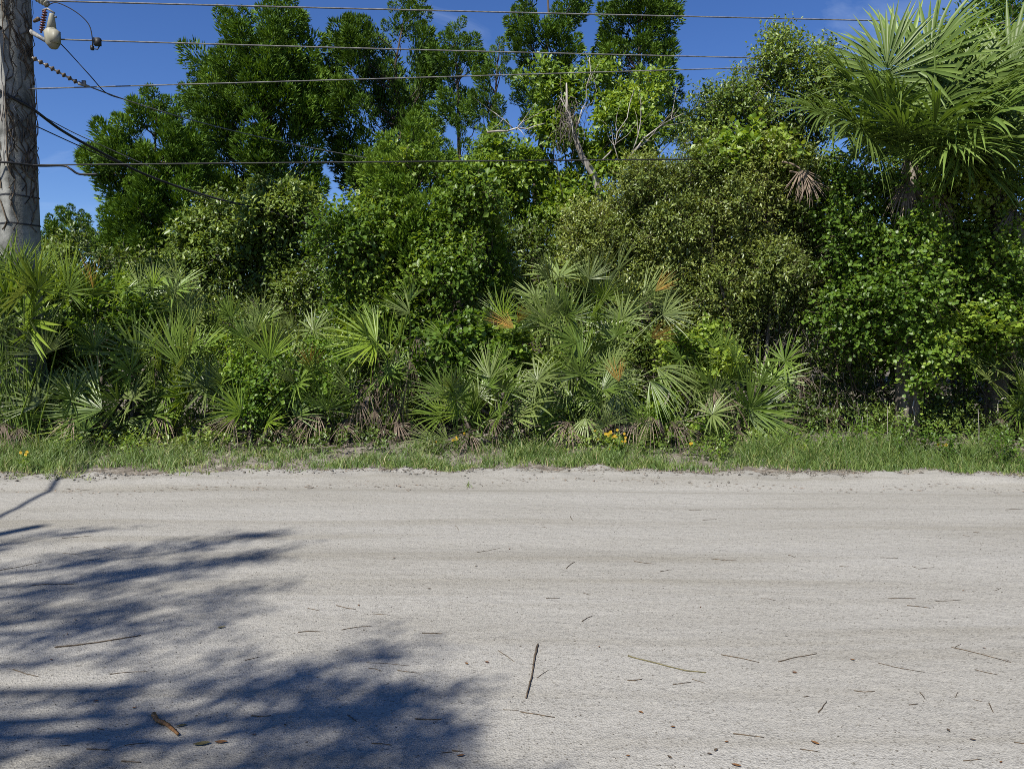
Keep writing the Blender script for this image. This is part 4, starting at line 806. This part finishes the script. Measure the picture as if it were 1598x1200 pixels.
wire(None, .020, 'cable', 'thick black cable sagging from the pole towards the oak shrub', 'cable', smooth([(-40, 118, 10.6), (10, 148, 10.72), (50, 170, 11.0), (95, 203, 11.6), (150, 234, 12.3), (230, 274, 13.2), (330, 308, 14.0), (440, 336, 14.4), (520, 366, 14.8), (600, 388, 15.2)]), cat='cable')
wire(None, .008, 'cable', 'thin guy wire running below the thick black cable', 'guy_wire', smooth([(58, 198, 11.1), (110, 222, 11.9), (160, 244, 12.6), (250, 282, 13.5), (330, 312, 14.2)]))
wire(None, .007, 'wire', 'slim wire running just above the thick black cable', 'guy_wire', smooth([(60, 178, 11.1), (110, 205, 11.9), (160, 228, 12.6), (250, 268, 13.8)]))
wire(None, .016, 'cable', 'short black cable stub bending below the lowest cable', 'cable', smooth([(-30, 252, 10.6), (12, 254, 10.68), (58, 259, 10.95), (98, 259, 11), (110, 264, 11), (124, 272, 11.05), (152, 272, 11.1)]), cat='cable')
# service cable that crosses the road to the near side, outside the frame (its shadow lies on the sand)
off = SUN / SUN[2]
def up_from(px, py, z): return G(px, py) + off * z
a_, b_ = up_from(104, 744, 5.45), up_from(0, 802, 5.42)
sv = [pc + np.array([.05, -.25, 5.75]), a_ + (a_ - b_) * 1.6 + np.array([.15, 0, .08]), a_ + (a_ - b_) * .6, a_, (a_ + b_) / 2 + np.array([.05, 0, 0]), b_, b_ + (b_ - a_) * 1.0, b_ + (b_ - a_) * 2.5, b_ + (b_ - a_) * 6 + np.array([0, 0, .6])]
pth = []
for i in range(len(sv) - 1):
    p0, p1, p2, p3 = sv[max(i - 1, 0)], sv[i], sv[i + 1], sv[min(i + 2, len(sv) - 1)]
    for t in np.linspace(0, 1, 8, endpoint=False): pth.append(.5 * (2 * p1 + (p2 - p0) * t + (2 * p0 - 5 * p1 + 4 * p2 - p3) * t * t + (3 * p1 - p0 - 3 * p2 + p3) * t ** 3))
wire(None, .03, 'cable', 'twisted service cable crossing high over the road from the pole', 'service_cable', pth, 'cable')

# ------------------------------------------------------------------ roadside pine whose boughs shade the near left of the road
tb = np.array([-9.6, -1.2, 0]); th = thing('roadside_tree', 'roadside tree with feathery boughs shading the left of the sand road', 'tree', tb)
mb, tw = MB(), MB(); trk = curve(tb, tb + np.array([1.2, .8, 9.5]), 9, .02); tw.add(*tube(trk, np.linspace(.28, .08, 9), 9))
for (x0, y0, x1, y1, z, n, sp) in ((-150, 870, 140, 828, 8.6, 24, .10), (-100, 905, 390, 838, 8.3, 70, .16), (-100, 930, 330, 880, 8.0, 70, .20), (-100, 950, 410, 868, 8.4, 40, .10), (-150, 985, 350, 935, 7.8, 70, .18), (-100, 1000, 330, 975, 7.4, 36, .14),
                                   (-60, 1045, 240, 1010, 7.5, 12, .08), (180, 1075, 340, 1040, 7.0, 12, .08), (-200, 1150, 320, 1085, 7.2, 32, .12), (-200, 1215, 250, 1170, 7.4, 26, .12), (280, 1115, 590, 1025, 7.0, 36, .10), (280, 1160, 620, 1095, 6.8, 46, .16), (420, 1120, 670, 1100, 7.0, 36, .08), (250, 1230, 660, 1165, 6.9, 46, .18), (0, 1330, 640, 1230, 7.0, 40, .25), (-200, 1500, 500, 1350, 7.2, 60, .3)):
    a, e = up_from(x0, y0, z), up_from(x1, y1, z + rng.uniform(-.3, .3))
    st = np.array([np.interp(a[2] - 1.2, trk[:, 2], trk[:, k]) for k in range(3)])
    tw.add(*tube(np.vstack([curve(st, a, 4, .04)[:-1], curve(a, e, 6, .04)]), np.linspace(.05, .008, 9), 5, False))
    t = rng.uniform(0, 1, n) ** .9; q = a + (e - a) * t[:, None] + rng.normal(size=(n, 3)) * sp * (1.2 - .6 * t[:, None])
    sprays(mb, q, np.tile(e - a, (n, 1)) / np.linalg.norm(e - a) + rng.normal(size=(n, 3)) * .45, rng.uniform(.25, .5, n), 13, .11, .28)
part('crown', mb, M['oak'], th); part('trunk', tw, M['wood'], th, True)

# ------------------------------------------------------------------ litter on the road
def on_road(px, py):
    g = G(px, py)
    for _ in range(3): g = G(px, py, float(road_z(np.array([g[0]]), np.array([g[1]]))[0]))
    return g
def stick(pts, r, label, group=None, mat='twig', name='twig', n=4):
    q = []
    for i in range(len(pts) - 1):
        a, e = on_road(*pts[i]), on_road(*pts[i + 1]); l_ = np.linalg.norm(e - a)
        q += [a + (e - a) * t + rng.normal(size=3) * [.012 * l_, .012 * l_, 0] for t in np.linspace(0, 1, n, endpoint=False)]
    q.append(on_road(*pts[-1])); q = np.array(q); q[:, 2] += r * .8 + .001
    mb = MB(); mb.add(*tube(q, np.linspace(r, r * .6, len(q)) * rng.uniform(.85, 1.15, len(q)), 5))
    return single(name, mb, M[mat], q[0], True, label=label, cat='twig' if name == 'twig' else 'stick', group=group)
stick([(839, 1007), (834, 1028), (829, 1058), (821, 1090)], .0052, 'straight brown stick lying on the sand, thickest on the road', name='stick')
stick([(980, 1024), (1010, 1032), (1070, 1047), (1102, 1050)], .0036, 'long greenish twig angled across the sand right of the stick', mat='leaf_olive')
stick([(240, 1118), (246, 1127), (262, 1134), (278, 1149)], .011, 'curled brown bark strip in the tree shade', mat='leaf_brown', name='bark_strip')
stick([(85, 1011), (150, 1003), (220, 992)], .004, 'long straight dark twig at the lower edge of the tree shade')
TW = [((777, 1015), (803, 1033)), ((838, 1058), (857, 1045)), ((812, 1111), (866, 1120)), ((884, 887), (897, 877)), ((744, 862), (781, 855)), ((908, 970), (923, 962)), ((572, 1034), (640, 1039)), ((648, 1122), (689, 1123)), ((525, 945), (555, 951)), ((533, 983), (580, 977)), ((658, 988), (690, 989)), ((580, 1160), (611, 1163)), ((979, 1062), (1002, 1060)), ((575, 1043), (595, 1047)), ((620, 1046), (650, 1050)), ((705, 1171), (722, 1173)),
      ((1126, 1022), (1185, 1034)), ((1215, 1033), (1275, 1020)), ((1371, 1035), (1443, 1049)), ((1485, 1010), (1578, 1034)), ((1521, 1045), (1557, 1053)), ((1385, 934), (1430, 934)), ((1416, 945), (1452, 949)), ((1187, 934), (1210, 937)), ((1110, 872), (1150, 875)), ((1277, 1112), (1290, 1095)), ((1144, 1145), (1192, 1151)), ((1435, 1080), (1443, 1090)), ((1491, 1088), (1495, 1080)), ((1543, 1097), (1550, 1112)), ((1460, 938), (1500, 936)), ((1333, 1078), (1365, 1079)), ((1582, 1158), (1610, 1160)), ((1080, 1060), (1100, 1066)), ((1230, 866), (1240, 870)), ((1310, 883), (1325, 884)),
      ((97, 840), (143, 836)), ((50, 913), (115, 912)), ((0, 890), (65, 877)), ((413, 834), (437, 833)), ((20, 1045), (60, 1056)), ((172, 1052), (230, 1048)), ((195, 1163), (233, 1159)), ((135, 1169), (172, 1171)), ((393, 1117), (423, 1117)), ((190, 1188), (220, 1190)), ((465, 987), (500, 986)), ((117, 763), (147, 764)), ((710, 820), (716, 828)), ((1075, 796), (1095, 796)), ((890, 806), (894, 812)), ((845, 822), (853, 824)), ((1490, 1010), (1500, 1005)), ((690, 1175), (720, 1172)), ((990, 876), (1020, 880)), ((1030, 892), (1048, 889))]
def where(px, py):
    if (px < 420 and 830 < py < 1010) or (px < 640 and py > 1080): return 'in the dappled tree shade', 'twigs in the tree shade'
    if py < 860: return 'on the smooth far half of the road', 'twigs on the far half of the road'
    return 'on sunlit gritty sand', 'twigs on the sunlit sand'
for a, e in TW:
    m_ = ((a[0] + e[0]) / 2, (a[1] + e[1]) / 2 + rng.uniform(-1.5, 1.5))
    stick([a, m_, e], rng.uniform(.0014, .0026), 'thin dark twig lying ' + where(*a)[0], where(*a)[1], n=3)
for _ in range(26):
    px, py = rng.uniform(0, 1598), 790 + 400 * rng.uniform() ** .8; a = rng.normal() * .3; l_ = rng.uniform(8, 30)
    stick([(px, py), (px + l_ * math.cos(a), py + l_ * .5 * math.sin(a))], rng.uniform(.0013, .0022), 'hair-thin dry pine needle lying ' + where(px, py)[0], where(px, py)[1].replace('twigs', 'needles'), n=3)
def road_leaf(px, py, ln, ang, mat, label, group=None, asp=.42):
    c = on_road(px, py); th_ = np.array([math.cos(ang), math.sin(ang), 0]); s = np.array([-th_[1], th_[0], 0]); mb = MB(); v, f = [], []
    for i, t in enumerate(np.linspace(0, 1, 7)):
        wd_ = ln * asp * .5 * math.sin(math.pi * min(max(t * .96 + .02, 0), 1)) ** .8; z = .004 + ln * .22 * (t - .5) ** 2
        for k in (-1, 0, 1): v.append(c + th_ * ln * (t - .5) + s * wd_ * k + np.array([0, 0, z + abs(k) * wd_ * .35]))
        if i:
            b0, b1 = (i - 1) * 3, i * 3; f += [[b0, b0 + 1, b1 + 1, b1], [b0 + 1, b0 + 2, b1 + 2, b1 + 1]]
    mb.add(v, f); single('fallen_leaf', mb, M[mat], c, True, label=label, cat='leaf', group=group)
road_leaf(315, 1162, .062, .25, 'leaf_olive', 'olive dead leaf beside a browner leaf in the tree shade')
road_leaf(345, 1159, .048, .05, 'leaf_brown', 'brown dead leaf beside an olive leaf in the tree shade')
road_leaf(284, 1133, .040, .35, 'leaf_olive', 'small curled leaf next to the curled bark strip')
road_leaf(345, 980, .045, .7, 'leaf_olive', 'yellowish leaf at the edge of the tree shade')
road_leaf(1272, 1160, .036, -.9, 'leaf_brown', 'orange-brown oak leaf alone on open sand')
road_leaf(719, 1180, .030, .3, 'leaf_brown', 'dark brown leaf past the tip of the tree shade')
road_leaf(1149, 1195, .035, -.4, 'leaf_brown', 'dark brown leaf at the near edge of open sand')
LV = [(743, 884), (615, 871), (670, 919), (795, 857), (560, 945), (1503, 922), (1093, 948), (1562, 1190), (1134, 1158), (1117, 1171), (1518, 1155), (1536, 1012), (1107, 1177), (1227, 993), (1480, 1140), (150, 1095), (445, 1132), (210, 1105), (80, 1030), (105, 990), (118, 968), (397, 1147), (728, 1036), (760, 1034), (980, 1180), (1045, 1182), (1000, 1112), (935, 1010), (1240, 1050), (1330, 1030), (1050, 1135)]
for px, py in LV: road_leaf(px, py, rng.uniform(.014, .026), rng.uniform(0, 3.1), 'leaf_brown' if rng.uniform() < .6 else 'twig', 'tiny dark dry leaf lying ' + where(px, py)[0], where(px, py)[1].replace('twigs', 'tiny leaves'), .5)
# loose pebbles and clods
def stones(n, xf, yf, s0, s1, zf):
    mb = MB(); o8 = np.array([[1, 0, 0], [-1, 0, 0], [0, 1, 0], [0, -1, 0], [0, 0, 1], [0, 0, -1.]]); f8 = np.array([[0, 2, 4], [2, 1, 4], [1, 3, 4], [3, 0, 4], [2, 0, 5], [1, 2, 5], [3, 1, 5], [0, 3, 5]])
    x = xf(n); y = yf(n, x); z = zf(x, y); s = rng.uniform(s0 ** .5, s1 ** .5, n) ** 2 * 1.0
    v = o8[None] * rng.uniform(.6, 1.3, (n, 6, 1)) * (s[:, None, None] * np.array([1, 1, .65])); an = rng.uniform(0, 6.28, n)
    c_, s_ = np.cos(an)[:, None], np.sin(an)[:, None]; v = np.stack([v[..., 0] * c_ - v[..., 1] * s_, v[..., 0] * s_ + v[..., 1] * c_, v[..., 2]], -1)
    v = v + np.stack([x, y, z], -1)[:, None] + (s * .25)[:, None, None] * np.array([0, 0, 1.])
    mb.add(v.reshape(-1, 3), (np.arange(n)[:, None, None] * 6 + f8[None]).reshape(-1, 3)); return mb
mb = stones(9000, lambda n: rng.uniform(-4.5, 4.5, n), lambda n, x: np.maximum(2.6 + 5.0 * rng.uniform(0, 1, n) ** 1.6, np.abs(x) * 1.3), .0012, .0050, road_z)
single('road_gravel', mb, M['soil'], (0, 4, 0), label='fine shell grit loose on the sand road', cat='gravel', kind='stuff')
mb = stones(4200, lambda n: rng.uniform(-10, 10, n), lambda n, x: road_edge(x) + rng.normal(size=n) * .24 + .08 * np.sin(x * 3), .003, .024, lambda x, y: road_z(x, y))
single('edge_clods', mb, M['soil'], (0, 9, 0), label='crumbled clods of soil along the grassy road edge', cat='clods', kind='stuff')
mb = MB(); n = 5200
x = rng.uniform(-10, 10, n); y = road_edge(x) + np.where(rng.uniform(size=n) < .85, rng.normal(size=n) * .22 + .05, -.95 + .12 * np.sin(x * .9 + 1) + .05 * np.sin(x * 3.1) + rng.normal(size=n) * .10)
pz = np.stack([x, y, road_z(x, y) + .008], -1); a = rng.normal(size=n) * .9
leaf_quads(mb, pz, np.stack([np.cos(a), np.sin(a), rng.normal(size=n) * .12], -1), np.tile([[0, 0, 1.]], (n, 1)) + rng.normal(size=(n, 3)) * .3, rng.uniform(.02, .07, n), rng.uniform(.003, .012, n), rng.uniform(.1, .9, n))
single('edge_litter', mb, M['palm_dead'], (0, 9, 0), label='dry leaf and grass litter strewn along the road edge', cat='litter', kind='stuff')
print('TRIS', sum(len(m.polygons) for m in bpy.data.meshes))
